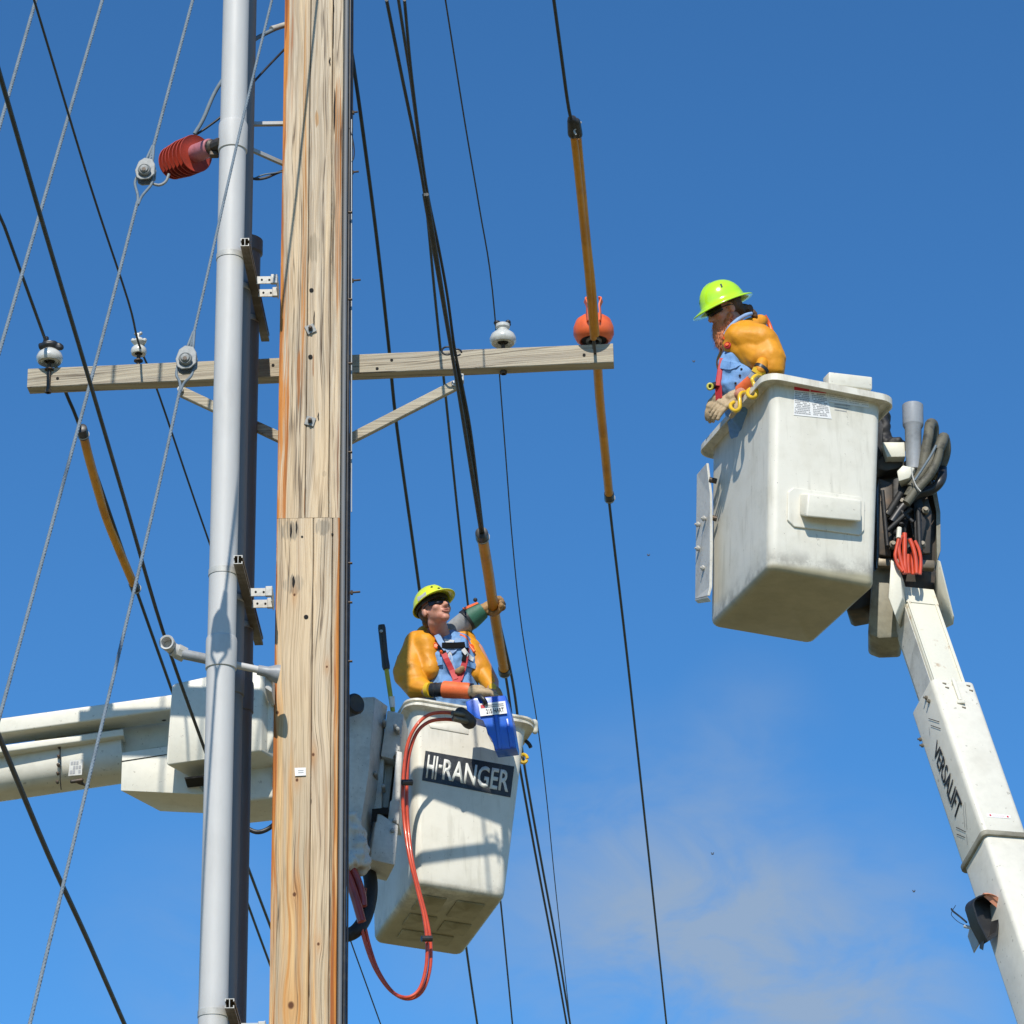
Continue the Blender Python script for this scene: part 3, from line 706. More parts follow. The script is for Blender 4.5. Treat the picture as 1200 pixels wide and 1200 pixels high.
# guy strands ---------------------------------------------------------------
def guy(pa, pb, wpx, label, gaps=()):
    A_, B_ = at(*pa), at(*pb); sc_ = F_PX / (((A_ + B_) / 2 - CAM).dot(_f)); rr_ = wpx / 2 / sc_
    B2 = B_ + (B_ - A_).normalized() * 2.5; A2 = A_ - (B_ - A_).normalized() * 1.5
    return tag(bmobj('guy_wire', tube(bmesh.new(), [A2, B2], rr_, 18, lobes=6, pitch=.16), M['guy'], None, True), label, 'guy wire', 'guy wires')
guy((42, 0, 14.6), (-10, 182, 14.1), 4.6, 'short pale guy wire cutting the top left corner')
guy((120, 0, 14.9), (-8, 437, 13.7), 4.6, 'pale guy wire running from the top edge to the left edge above the leftmost insulator')
def clevis(px, py, Y, axis, label, s=1.):
    """grey guy clevis: two cheeks, roller, pin"""
    c = at(px, py, Y); o = thing('guy_insulator', c, label, 'insulator', 'grey guy insulators')
    up = V(axis).normalized(); sd = up.cross(V((0, 1, 0))).normalized()
    body = [(-.045, .05), (-.022, .088), (.022, .092), (.048, .06), (.055, -.01), (.036, -.06), (.012, -.072), (-.03, -.06), (-.055, -.02)]
    for yo, sl_ in ((-.035, 1), (.025, 1)):
        bmobj('cheek', prism([c + (sd * x + up * z) * s + V((0, yo, 0)) for x, z in body], V((0, .012, 0)), .004), M['castal'], o)
    bmobj('shell', blob_mesh(c, up, sd, s), M['castal'], o, True)
    bmobj('roller', lathe(bmesh.new(), [(.034 * s, 0), (.036 * s, .01), (.03 * s, .02), (.024 * s, .016), (.020 * s, .028), (0, .03)], c - up * .012 + V((0, -.045, 0)), (0, -1, 0), 20), M['castal'], o, True)
    bmobj('pin', tube(bmesh.new(), [c - up * .02 - V((0, .075, 0)), c - up * .02 + V((0, .06, 0))], .011 * s, 10), M['darksteel'], o)
    return c, up, sd, o
def blob_mesh(c, up, sd, s):
    bm = bmesh.new()
    for x, z, rx, rz in ((-.024, .02, .026, .052), (.026, .024, .026, .05)):
        icos(bm, c + (sd * x + up * z) * s, (rx * s, .034, rz * s), 2, basis(up, sd))
    return bm
# guy c: two strands meeting at the clevis under the red insulator
gA, gM, gB = at(228, -8, 15.35), at(171, 205, 15.0), at(-6, 862, 13.2)
ax_c = (gA - gM).normalized()
tag(bmobj('guy_wire', tube(bmesh.new(), [gA + ax_c * 1.5, gM + ax_c * .05], .0095, 18, lobes=6, pitch=.16), M['guy'], None, True), 'pale guy wire from the top edge to the clevis beside the red insulator', 'guy wire', 'guy wires')
tag(bmobj('guy_wire', tube(bmesh.new(), smooth_path([gM - (gM - at(160, 240, 14.9)) * .9, at(128, 365, 14.6), at(92, 500, 14.2), at(50, 655, 13.8), at(-1, 842, 13.2), at(-60, 1060, 12.5)], 2), .0092, 18, lobes=6, pitch=.16), M['guy'], None, True), 'pale guy wire from the clevis beside the red insulator down to the left edge', 'guy wire', 'guy wires')
c, up, sd, co = clevis(171, 203, 15.0, ax_c, 'grey metal guy clevis with roller, just left of the red skirted insulator', .95)
for s_ in (-1, 1):
    tube_obj('thimble_strand', [c + sd * (.04 * s_) - up * .02, c + sd * (.042 * s_) - up * .08, c + sd * (.012 * s_) - up * .16, at(161.5, 240, 14.9)], .0075, M['guy'], co, 8, 5)
    tube_obj('eye_strand', [c + sd * (.018 * s_) + up * .02, c + sd * (.016 * s_) + up * .10, c + sd * .003 * s_ + up * .2], .0075, M['guy'], co, 8, 5)
tube_obj('shackle', [at(*p, 15.0) for p in ((176, 214), (186, 217), (194, 213), (198, 204))], .008, M['castal'], co, 8, 5)
gA, gM, gB = at(321, -10, 15.35), at(219, 425, 14.6), at(32, 1212, 12.6)
ax_c = (gA - gM).normalized()
tag(bmobj('guy_wire', tube(bmesh.new(), smooth_path([gA + ax_c * 1.5, gA, at(282, 150, 15.1), at(240, 335, 14.75), gM + ax_c * .06], 2), .0078, 18, lobes=6, pitch=.16), M['guy'], None, True), 'pale guy wire crossing in front of the grey conduit down to its clevis', 'guy wire', 'guy wires')
tag(bmobj('guy_wire', tube(bmesh.new(), smooth_path([at(211, 456, 14.55), at(186, 570, 14.3), at(160, 680, 14.0), at(100, 930, 13.3), gB, at(10, 1310, 12.2)], 2), .0085, 18, lobes=6, pitch=.16), M['guy'], None, True), 'long pale guy wire from the clevis on the crossarm to the bottom left', 'guy wire', 'guy wires')
c, up, sd, co = clevis(219, 424, 14.6, ax_c, 'grey metal guy clevis with roller, hanging in front of the crossarm', .95)
for s_ in (-1, 1):
    tube_obj('thimble_strand', [c + sd * (.04 * s_) - up * .02, c + sd * (.036 * s_) - up * .09, c + sd * (.010 * s_) - up * .14, at(211, 460, 14.55)], .007, M['guy'], co, 8, 5)
    tube_obj('eye_strand', [c + sd * (.018 * s_) + up * .02, c + sd * (.014 * s_) + up * .1, c + sd * .003 * s_ + up * .2], .007, M['guy'], co, 8, 5)

# ------------------------------------------------------------------ insulators on the crossarm
def pin_insulator(px, py, Y, label, s=1., small=False, dark=True):
    base = at(px, py, Y)                            # underside of the skirt
    o = thing('pin_insulator', V((base.x, base.y, base.z - .05)), label, 'insulator', 'insulators on the crossarm')
    if small:
        bmobj('porcelain', lathe(bmesh.new(), [(.022, 0), (.040, -.004), (.046, .01), (.042, .03), (.030, .044), (.022, .050), (.034, .060), (.040, .070), (.034, .082), (.022, .088), (.02, .096), (0, .098)], base, n=28), M['porc'], o, True)
        for sx in (-1, 1): bmobj('ear', icosm(base + V((sx * .032, -.01, .078)), .014), M['porc'], o, True)
    else:
        bmobj('porcelain', lathe(bmesh.new(), [(.03 * s, .006), (.045 * s, -.004), (.052 * s, .006), (.064 * s, -.002), (.073 * s, .010), (.075 * s, .028), (.066 * s, .052), (.045 * s, .070), (.034 * s, .078), (.030 * s, .088), (.040 * s, .098), (.040 * s, .116), (.028 * s, .124), (0, .126)], base, n=36), M['porc'], o, True)
    bmobj('pin', tube(bmesh.new(), [base + V((0, 0, .01)), base + V((0, 0, -.19))], .011, 10), M['darksteel'], o)
    bmobj('washer', lathe(bmesh.new(), [(.026, 0), (.026, .006)], base + V((0, 0, -.048)), n=14, close=True), M['darksteel'], o)
    bmobj('nut', lathe(bmesh.new(), [(.02, 0), (.02, .018)], base + V((0, 0, -.19)), n=6, close=True), M['darksteel'], o)
    return o, base
def icosm(c, r_, sub=2):
    bm = bmesh.new(); icos(bm, c, r_, sub); return bm
o, b_ = pin_insulator(58, 424.5, 16.66, 'white porcelain insulator with black tape, leftmost on the crossarm')
blob('tape_wrap', [('e', b_ + V((.0, 0, .098)), (.056, .050, .030)), ('c', b_ + V((-.045, 0, .100)), b_ + V((.055, -.01, .090)), .024, .024), ('c', b_ + V((-.03, 0, .11)), b_ + V((-.022, .0, .15)), .022, .012)], M['black'], o, .005, 3, .006, .03)
o, b_ = pin_insulator(162.5, 414.5, 16.66, 'small white spool insulator with thin tied wire, second from left', small=True)
tube_obj('tie', [b_ + V((math.cos(a) * .028, math.sin(a) * .028, .053 + .003 * a)) for a in [q * .5 for q in range(20)]], .004, M['wire'], o, 6)
blob('clamp', [('c', b_ + V((-.006, 0, .10)), b_ + V((-.004, 0, .125)), .010, .008), ('e', b_ + V((-.02, 0, .125)), (.011,) * 3), ('e', b_ + V((.008, 0, .128)), (.011,) * 3)], M['galv'], o, .004, 2)
o, b_ = pin_insulator(589.5, 402.5, 16.57, 'bare white porcelain insulator without a wire, standing right of the tie ring')
blob('clip', [('c', b_ + V((-.035, 0, .118)), b_ + V((.035, 0, .118)), .012, .012), ('e', b_ + V((-.032, 0, .130)), (.02, .02, .013)), ('e', b_ + V((.030, 0, .132)), (.016, .02, .013)), ('e', b_ + V((.004, 0, .118)), (.03, .03, .008))], M['black'], o, .004, 1)
# orange insulator hood
oh = thing('insulator_hood', at(695, 402, 16.54), 'round orange plastic hood covering the insulator at the crossarm\'s right end', 'insulator cover')
hb = at(696, 400.5, 16.5)
bmobj('hood', lathe(bmesh.new(), [(.070, .010), (.080, .0), (.098, .012), (.113, .045), (.112, .085), (.098, .125), (.065, .152), (.03, .162), (0, .165)], hb, n=40), M['oplast'], oh, True)
bmobj('rim_notch', lathe(bmesh.new(), [(.0, .02), (.07, .012), (.072, .006)], hb, n=30), M['black'], oh, True)
bmobj('porcelain', lathe(bmesh.new(), [(.03, .0), (.042, -.006), (.044, .01), (.03, .02)], hb, n=24), M['cyl'], oh, True)
bmobj('pin', tube(bmesh.new(), [hb + V((0, 0, .0)), hb + V((0, 0, -.05))], .012, 10), M['darksteel'], oh)
for s_ in (-1, 1):
    pts = [hb + V((s_ * .034, -.118, .07)), hb + V((s_ * .036, -.120, .12)), hb + V((s_ * .034, -.118, .16)), hb + V((s_ * .040, -.115, .185)), hb + V((s_ * .046, -.11, .205)), hb + V((s_ * .032, -.10, .215))]
    bmobj('lip', ribbon(bmesh.new(), smooth_path(pts, 5), (s_, -.25, 0), .030, .008), M['oplast'], oh, True)

# ------------------------------------------------------------------ amber line hoses on the wires
def line_hose(pts, H, wpx, label, ends=(1, 1), twist=0):
    hs = H if isinstance(H, (list, tuple)) else [H] * len(pts)
    P = smooth_path([at_h(p[0], p[1], h) for p, h in zip(pts, hs)], 8)
    mid = P[len(P) // 2]; sc_ = F_PX / ((mid - CAM).dot(_f)); r_ = wpx / 2 / sc_
    o = thing('line_hose', P[0], label, 'line hose', 'amber rubber line hoses')
    bm = bmesh.new(); rings = []; n = 20
    u = V((1, 0, 0))
    for i, p in enumerate(P):
        t = (P[min(i + 1, len(P) - 1)] - P[max(i - 1, 0)]).normalized(); u = (u - t * u.dot(t)).normalized(); v = t.cross(u)
        ring = []
        for j in range(n):                          # section: tube with a split lip
            a = 2 * PI * j / n
            rr_ = r_ * (1 + .16 * math.exp(-((a - 4.25) / .33) ** 2) - .20 * math.exp(-((a - 4.75) / .22) ** 2) + .13 * math.exp(-((a - 5.2) / .3) ** 2))
            ring.append(p + u * math.cos(a) * rr_ + v * math.sin(a) * rr_)
        rings.append(ring)
    bmobj('hose', loft(bm, rings), M['yhose'], o, True)
    for e, flag in ((0, ends[0]), (-1, ends[1])):
        if not flag: continue
        t = ((P[1] - P[0]) if e == 0 else (P[-1] - P[-2])).normalized()
        c_ = P[e] + t * (0 if e == 0 else -.0)
        bmobj('end_collar', lathe(bmesh.new(), [(r_ * .7, -.05), (r_ * 1.15, -.045), (r_ * 1.2, 0), (r_ * 1.22, .035), (r_ * .9, .05)], c_, t, 20, True), M['black'], o, True)
        bmobj('tie', tube(bmesh.new(), [c_ + basis(t) @ V((math.cos(a) * r_ * 1.25, math.sin(a) * r_ * 1.25, .02)) for a in [q * PI / 6 for q in range(7)]], .004, 6), M['galv_l'], o, True)
    return o
line_hose([(97, 507), (103, 532), (112, 565), (124, 605), (139, 643), (158, 688)], [8.32, 8.28, 8.24, 8.20, 8.15, 8.10], 10.5, 'curved amber rubber hose over the wire below the crossarm\'s left end')
line_hose([(565, 628), (572, 670), (578, 710), (585, 752), (591, 786)], [7.83] * 5, 12.5, 'amber rubber hose gripped by the gloved hand above the lower bucket')
line_hose([(671, 146), (677, 200), (684, 270), (690, 330), (695.5, 396)], [8.60, 8.52, 8.45, 8.38, 8.31], 8.5, 'upper left amber hose of the double run above the orange hood', (1, 0))
line_hose([(677, 160), (682, 215), (688, 280), (694, 335), (698.5, 392)], [8.60, 8.52, 8.45, 8.38, 8.31], 8.5, 'upper right amber hose of the double run above the orange hood', (0, 0))
line_hose([(700, 425), (703, 470), (708, 520), (714, 582)], [8.27, 8.25, 8.23, 8.2], 10.5, 'amber rubber hose hanging below the crossarm\'s right end', (0, 1))
e = at_h(673, 142, 8.6)
o = thing('hose_end_block', e, 'black taped end block on top of the double amber hoses', 'hose end')
blob('end_block', [('c', at_h(670, 141, 8.6), at_h(671, 157, 8.58), .024, .026), ('c', at_h(675, 143, 8.6), at_h(678, 158, 8.58), .024, .022)], M['black'], o, .006, 2)
tube_obj('tie', [at(*p, at_h(676, 150, 8.6).y - .035) for p in ((681, 143), (677, 149), (673, 153), (675, 158))], .005, M['galv_l'], o, 6, 4)

# ------------------------------------------------------------------ red skirted insulator (cable terminator)
ti = thing('cable_terminator', at(235, 178, 16.05), 'red skirted cable insulator with a pink core, left of the conduits', 'insulator')
A_, B_ = at(200, 192, 16.12), at(246, 173, 15.82)
axs = (B_ - A_); Lx = axs.length; prof = [(.0, -.03), (.05, -.028)]
for i in range(7):
    z = Lx * (i * .098); rr_ = .094 + (.012 if i > 3 else .004 * i)
    prof += [(.052, z), (rr_ * .86, z + .012), (rr_, z + .022), (rr_ * .98, z + .027), (rr_ * .8, z + .020), (.05, z + .024)]
prof += [(.048, Lx * .66)]
bmobj('skirts', lathe(bmesh.new(), prof, A_, axs, 40), M['red_sil'], ti, True)
bmobj('core', lathe(bmesh.new(), [(.048, 0), (.052, .03), (.050, Lx * .5), (.044, Lx * .52)], A_ + axs * .5, axs, 30, True), M['pink'], ti, True)
bmobj('lug', lathe(bmesh.new(), [(.040, 0), (.042, .03), (.03, .04), (.036, .08), (.03, .12)], A_ + axs * 1.0, axs, 10, True), M['darksteel'], ti, True)
bmobj('lug_bolt', box(at(251, 181, 15.8), (.05, .04, .03), None, .006), M['darksteel'], ti)
for pts, r_, m, lab in (
    ([(228, 157, 16.1), (238, 140, 16.1), (250, 112, 16.1), (262, 92, 16.1), (280, 66, 16.15), (298, 47, 16.2), (310, 40, 16.25), (325, 33, 16.3), (338, 29, 16.35)], .012, 'guy', 'upper grey jumper cable arching from the red insulator to the pole'),
    ([(226, 160, 16.12), (243, 149, 16.12), (262, 134, 16.12), (290, 104, 16.15), (312, 80, 16.2), (336, 55, 16.3)], .007, 'black', 'thin black jumper wire below the grey one, red insulator to pole'),
    ([(290, 208, 16.2), (302, 210, 16.2), (313, 208, 16.2), (322, 204, 16.25), (334, 199, 16.3)], .008, 'wire_b', 'short dark wire sagging from the conduits to the pole below the steel arms'),
    ([(296, 210, 16.2), (308, 205, 16.2), (320, 203, 16.22), (334, 201, 16.3)], .0045, 'guy', 'short thin grey wire sagging from conduits to pole')):
    tag(tube_obj('jumper_wire', [at(*p) for p in pts], r_, M[m], None, 8, 5), lab, 'wire')
o = tube_obj('cable_sleeve', [at(*p) for p in ((318, 34, 16.27), (325, 32, 16.3), (338, 28, 16.34))], .017, M['galv_l'], None, 10)
tag(o, 'pale sleeve on the jumper cable where it meets the pole top', 'cable sleeve')

# ------------------------------------------------------------------ conduit elbow with open end
ce = thing('conduit_elbow', at(318, 787, 16.25), 'small grey conduit sticking out left from the pole with an open round fitting', 'conduit fitting')
a, b = at(318, 788, 15.98), at(236, 771, 15.9)
bmobj('tube', tube(bmesh.new(), [a, b], .019, 20), M['pvc'], ce, True)
bmobj('socket', tube(bmesh.new(), [b + (a - b) * .22, b + (b - a) * .28], .027, 20), M['cyl'], ce, True)
bmobj('flange', lathe(bmesh.new(), [(.026, .0), (.028, .05), (.046, .09), (.050, .11)], at(302, 785, 15.96), (a - b) , 24, True), M['cyl'], ce, True)
bmobj('mount_box', pprism([(311, 783), (319, 781), (319, 812), (310, 806)], 16.0, (0, .2, 0), .01), M['pvc'], ce, True)
e2 = at(200, 759, 15.86)
bmobj('body', tube(bmesh.new(), [at(213, 766, 15.89), at(203, 761, 15.87)], [.036, .034], 20), M['pvc'], ce, True)
bmobj('collar', tube(bmesh.new(), [at(216, 767.5, 15.9), at(207, 763, 15.88)], .042, 8), M['galv_l'], ce, True)
mo = at(195.5, 753, 15.80); md = (V((-.15, -1, -.10))).normalized()
bmobj('mouth', lathe(bmesh.new(), [(.034, .07), (.038, .02), (.040, -.004), (.037, -.010), (.029, -.008), (.027, .0), (.026, .05), (0, .05)], mo + md * .0, -md, 26), M['pvc'], ce, True)
bmobj('neck', tube(bmesh.new(), [mo - md * .05, mo - md * .12 + V((.01, 0, -.01)), at(204, 761, 15.88)], .033, 16), M['cyl'], ce, True)
# ------------------------------------------------------------------ buckets
class Frame:
    """local axes of a bucket: x along its front, y to its back, z up its side"""
    def __init__(s, P, yaw, tilt, pitch=0.):
        s.P = P; s.B = Matrix.Rotation(R(yaw), 3, 'Z') @ Matrix.Rotation(R(tilt), 3, 'Y') @ Matrix.Rotation(R(pitch), 3, 'X')
    def __call__(s, x, y, z): return s.P + s.B @ V((x, y, z))
    def dir(s, x, y, z): return s.B @ V((x, y, z))
class Bucket:
    def __init__(s, px, py, Y, yaw, tilt, wb, db, wt, dt, h, label, matl, rim=.04, r=.06, lip=.035, pitch=0., double=False):
        s.wb, s.db, s.wt, s.dt, s.h = wb, db, wt, dt, h
        s.F = Frame(V((0, 0, 0)), yaw, tilt, pitch)
        s.F.P = at(px, py, Y) - s.F.B @ V((-wb / 2, -db / 2, 0))
        F = s.F; s.o = thing('aerial_bucket', F.P, label, 'lift bucket')
        def sec(z, d, rr=None):
            t = max(0, min(1, z / h)); hx = (wb + (wt - wb) * t) / 2 + d; hy = (db + (dt - db) * t) / 2 + d
            return [F(x, y, z) for x, y in rrect(hx, hy, (rr or r) + d * .6, 6)]
        th = .014
        bm = bmesh.new()
        rings = [sec(0, -.034, .05), sec(.006, -.018, .05), sec(.018, -.005), sec(.036, 0)]
        rings += [sec(h * q, 0) for q in (.2, .4, .6, .8)] + [sec(h - .05, 0), sec(h - .02, .003), sec(h - .008, rim * .4), sec(h - .008, rim)]
        if double: rings += [sec(h + .004, rim), sec(h + .006, rim - .012), sec(h + .020, rim - .012), sec(h + .024, rim), sec(h + .036, rim)]
        else: rings += [sec(h - .03, rim + .004), sec(h - .03, rim + .012), sec(h + .01, rim + .010)]
        hh = h + (.036 if double else .01)
        rings += [sec(hh + .006, rim - .012), sec(hh, -.005), sec(h - .02, -th)] + [sec(h * q, -th) for q in (.7, .4, .05)]
        loft(bm, rings)
        s.shell = bmobj('shell', bm, matl, s.o, True, 40, origin=F(0, 0, h / 2))
        n0 = V((0, -(dt - db) / 2 / h, 1))
        s.fP = F(0, -db / 2, 0); s.fN = (F.B @ V((0, -1, -(dt - db) / 2 / h))).normalized()
        s.lP = F(-wb / 2, 0, 0); s.lN = (F.B @ V((-1, 0, -(wt - wb) / 2 / h))).normalized()
    def front(s, px, py, off=0.): return at_plane(px, py, s.fP, s.fN, off)
    def left(s, px, py, off=0.): return at_plane(px, py, s.lP, s.lN, off)

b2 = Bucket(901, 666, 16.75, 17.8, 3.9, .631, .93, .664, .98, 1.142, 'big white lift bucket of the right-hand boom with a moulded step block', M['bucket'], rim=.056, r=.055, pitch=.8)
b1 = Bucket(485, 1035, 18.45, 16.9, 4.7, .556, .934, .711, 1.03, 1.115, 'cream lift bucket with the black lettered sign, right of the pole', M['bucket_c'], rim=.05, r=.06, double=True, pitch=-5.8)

# right bucket: pads, placards, step -----------------------------------------
q = [b2.front(*p, .0) for p in ((922, 571), (1012, 588), (1012, 630), (922, 617))]
def plate_on(bk, px, off, th, bev, name, m, face='front', rr=None):
    f = getattr(bk, face); N = bk.fN if face == 'front' else bk.lN
    return bmobj(name, prism([f(p[0], p[1], off) for p in px], N * th, bev), m, bk.o)
plate_on(b2, [(929, 572), (1008, 583), (1013, 589), (1012, 622), (1007, 628), (930, 618), (922, 610), (923, 577)], -.001, .013, .005, 'step_plate', M['bucket'])
f0 = [b2.front(*p) for p in ((936, 578), (1006, 587), (1006, 610), (936, 604))]
f1 = [b2.front(*p, .085) for p in ((940, 584.5), (1003, 592.5), (1003, 618), (938, 612))]
bm = bmesh.new(); loft(bm, [f0, [a.lerp(b, .5) for a, b in zip(f0, f1)], f1]); bevel(bm, .012, 3)
bmobj('step_block', bm, M['white2'], b2.o, True, 60)
pad = [b2.front(*p, .055) for p in ((967, 440), (1018, 446), (1018, 461), (967, 455))]
bmobj('rim_pad', prism(pad, -b2.fN * .09, .008, 3), M['white2'], b2.o, True, 60)
# warning placards: red header, lines of small print
def placard(q, cols):
    pl = patch('placard', q, M['label'], b2.o, .0015)
    for u0, u1, nl in cols:
        hd = subq(q, u0, u1, .86, .98)
        patch('header', hd, M['inkred'], pl, .0008, off=.0017)
        text_on('header_text', 'WARNING' if u0 < .4 else 'DANGER', subq(q, u0 + .06, u1 - .02, .885, .955), M['label'], pl, .0, th=.0004) if True else None
        rnd = random.Random(int(u0 * 100))
        bm = bmesh.new(); f = quadmap(q); n = -b2.fN if False else b2.fN
        for k in range(nl):
            v = .82 - k * (.78 / nl); a = u0 + .015 + rnd.random() * .02; 
            while a < u1 - .04:
                b_ = min(u1 - .02, a + .02 + rnd.random() * .05)
                if rnd.random() > .12:
                    prism([f(a, v) + n * .0017, f(b_, v) + n * .0017, f(b_, v - .035) + n * .0017, f(a, v - .035) + n * .0017], n * .0004, 0, bm=bm)
                a = b_ + .008
        tag(bmobj('small_print', bm, M['inkgrey'], pl), kind='stuff')
qa = [b2.front(*p, .001) for p in ((930.5, 452.5), (968, 456.5), (974.5, 491), (930, 486.5))]
placard(qa, ((.0, .47, 13), (.50, .98, 13)))
qb = [b2.front(*p, .001) for p in ((969, 456.6), (1018, 463.5), (1018, 478), (971, 471))]
placard(qb, ((.0, .48, 5), (.5, 1., 5)))
bm = bmesh.new()
for k in range(3): prism([b2.front(x, y + k * 3.3, .001) for x, y in ((978, 473), (996 - k * 2, 475.2), (996 - k * 2, 476.2), (978, 474))], b2.fN * .0005, 0, bm=bm)
tag(bmobj('small_print', bm, M['inkgrey'], b2.o), kind='stuff')
# bolted plate hanging on the left flank
pl = [b2.left(*p, .045) for p in ((816.5, 556), (828, 542.5), (832.5, 580), (832, 690), (828, 698), (814.5, 703), (814, 640))]
pl = [at(p[0], p[1], Yq) for p, Yq in zip(((816.5, 556), (828, 542.5), (832, 580), (832.5, 640), (832, 688), (829, 698), (814.5, 702), (815.5, 630)), (17.72, 17.52, 17.48, 17.46, 17.45, 17.45, 17.70, 17.73))]
nrm = V((.9, .35, 0)).normalized()
sp = bmobj('side_plate', prism(pl, nrm * .015, .003), M['greyplate'], b2.o)
lo = [at(814.5, 702.5, 17.70), at(829, 699, 17.45), at(833, 704, 17.53), at(818, 706, 17.75)]
bmobj('plate_flange', prism(lo, V((0, 0, -.006)), 0), M['greyplate'], sp)
for px, py in ((820.5, 615), (827.5, 608), (820.5, 643), (826.5, 666)):
    Yb = 17.72 - (px - 815) / 17 * .25
    c = at(px, py, Yb) - nrm * .004
    bmobj('plate_bolt', lathe(bmesh.new(), [(.011, 0), (.011, .008), (.017, .009), (.015, .018), (.006, .022), (.006, .03), (0, .03)], c, -nrm, 10, True), M['galv_l'], sp, True)
for py in (562, 606):
    bmobj('standoff', tube(bmesh.new(), [at(831, py, 17.5), at(840, py + 2, 17.5)], .016, 10), M['darksteel'], sp)

# lower bucket: sign, pads, bottom panels --------------------------------------
q = [b1.front(*p, .001) for p in ((498.5, 880), (602.5, 898.5), (598, 934.5), (494.5, 914.5))]
sg = patch('sign', q, M['signblack'], b1.o, .003)
text_on('sign_text', 'HI', q, M['signwhite'], sg, .02, .035, .150, .10, .88, th=.004)
text_on('sign_text', '-', q, M['signwhite'], sg, .02, .165, .205, .50, .62, th=.004)
text_on('sign_text', 'RANGER', q, M['signwhite'], sg, .02, .215, .965, .14, .84, th=.004)
bmf = lambda px, off, th, nm, m, bev=.006: bmobj(nm, prism([b1.front(*p, off) for p in px], b1.fN * th, bev), m, b1.o, True, 40)
bmf([(502, 848), (549, 848.5), (549, 861), (504, 853)], -.002, .008, 'moulded_ledge', M['bucket_c'])
# bottom mould panels
F1 = b1.F
for (x0, x1, y0, y1) in ((-.20, -.04, -.34, -.12), (.02, .19, -.34, -.10), (-.19, -.02, -.06, .12), (.03, .20, -.03, .14), (-.17, .15, .18, .32)):
    pts = [F1(x0, y0, .001), F1(x1, y0, .001), F1(x1, y1, .001), F1(x0, y1, .001)]
    bmobj('bottom_pad', prism(pts, F1.dir(0, 0, -.012), .008), M['tanpanel'], b1.o, True, 40)
# rim end fittings on the right corner
blob('rim_knob', [('c', at(617, 846, 18.85), at(626, 849, 18.9), .030, .026), ('c', at(626, 847, 18.9), at(627, 857, 18.9), .024, .020)], M['rusty'], b1.o, .006, 3)
bmobj('hook', tube(bmesh.new(), smooth_path([at(616, 868, 18.9), at(620, 872, 18.9), at(622, 876, 18.9)], 4), .012, 8), M['black'], b1.o, True)
o = thing('tool_ring', at(614, 888, 18.8), 'small yellow ring clipped on the lower bucket\'s right side', 'ring')
bmobj('ring', tube(bmesh.new(), [at(613.5, 889, 18.75) + V((.022 * math.cos(a), 0, .026 * math.sin(a))) for a in [q * PI / 8 for q in range(16)]], .011, 8), M['yellow'], o, True)
bmobj('clip', tube(bmesh.new(), [at(608, 884, 18.75), at(613, 888, 18.75)], .009, 8), M['darksteel'], o, True)

# ------------------------------------------------------------------ blue tool holder hung on the rim
bh = thing('tool_holster', at(575, 850, 18.30), 'bright blue plastic tool holster with a white label hung on the bucket rim', 'tool holster')
YH = 18.30
out = [(545.5, 822), (556, 817.5), (592.5, 814.5), (595.5, 826), (599.5, 841), (604.6, 872), (604.8, 876.5), (579.5, 879.5), (577.5, 866), (571, 860), (567.5, 843), (556, 841.5), (548.5, 838)]
bmobj('shell', pprism(out, YH, (.02, .13, 0), .007, 3), M['blue'], bh, True, 40)
bmobj('rib', pprism([(576.5, 817), (580.5, 816.5), (588, 877), (584, 877.5)], YH - .010, (0, .012, 0), .003), M['blue'], bh, True, 40)
bmobj('rib', pprism([(592.5, 842), (596.5, 842), (601.5, 875), (598, 875.5)], YH - .008, (0, .012, 0), .003), M['blue'], bh, True, 40)
ql = [at(560.5, 825.5, YH - .004), at(592, 822, YH - .004), at(594.3, 836.5, YH - .004), at(563, 840, YH - .004)]
ll = patch('label', ql, M['label'], bh, .0012, off=.008)
text_on('label_text', '215 HART', ql, M['ink'], ll, .01, .24, .9, .14, .50, th=.0006)
for v in ll.data.vertices: pass
patch('label_mark', subq(ql, .07, .22, .62, .88), M['inkred'], ll, .0006, off=.010)
for k in range(2): patch('label_print', subq(ql, .28, .92, .62 + k * .14, .70 + k * .14), M['inkgrey'], ll, .0006, off=.010)
for c_ in list(ll.children):
    if c_.name.startswith('label_text'): c_.location.y -= .010
tube_obj('strap', [at(*p) for p in ((556, 818, YH + .06), (562, 816, YH - .01), (567, 820, YH - .03), (569.5, 825, YH - .02))], .014, M['black'], bh, 8, 4)

# ------------------------------------------------------------------ hoses at the lower bucket
hz = [(549, 842), (535, 836.5), (518, 835), (502, 838), (489, 849), (479, 868), (474, 895), (472, 930), (474, 965), (480, 1005), (489, 1042), (497, 1075), (500.5, 1105), (499, 1135), (491, 1160), (476, 1169), (458, 1161), (440, 1136), (428, 1105), (420, 1070), (413, 1040), (405, 1018)]
def lowhose(dx, dy, Yo, label, m, r_=.0105):
    P = []
    for i, p in enumerate(hz):
        t = i / (len(hz) - 1); Y = 18.22 + Yo - .12 * min(1, i / 4) + .1 * t - (.05 if 8 < i < 16 else 0)
        k = math.sin(i * 1.1) * .35 + 1
        P.append(at(p[0] + dx * (1 if i > 4 else .2) * k, p[1] + dy * (1 if i <= 5 else .2), Y))
    o = tube_obj('hydraulic_hose', P, r_, M[m], None, 12, 6)
    return tag(o, label, 'hose', 'orange hoses looping under the lower bucket')
lowhose(0, 0, 0, 'orange hose looping below the lower bucket, left strand along the bucket wall', 'orange_hose')
lowhose(3.4, 8, .035, 'orange hose looping below the lower bucket, right strand with the lower end at the rim', 'orange_hose')
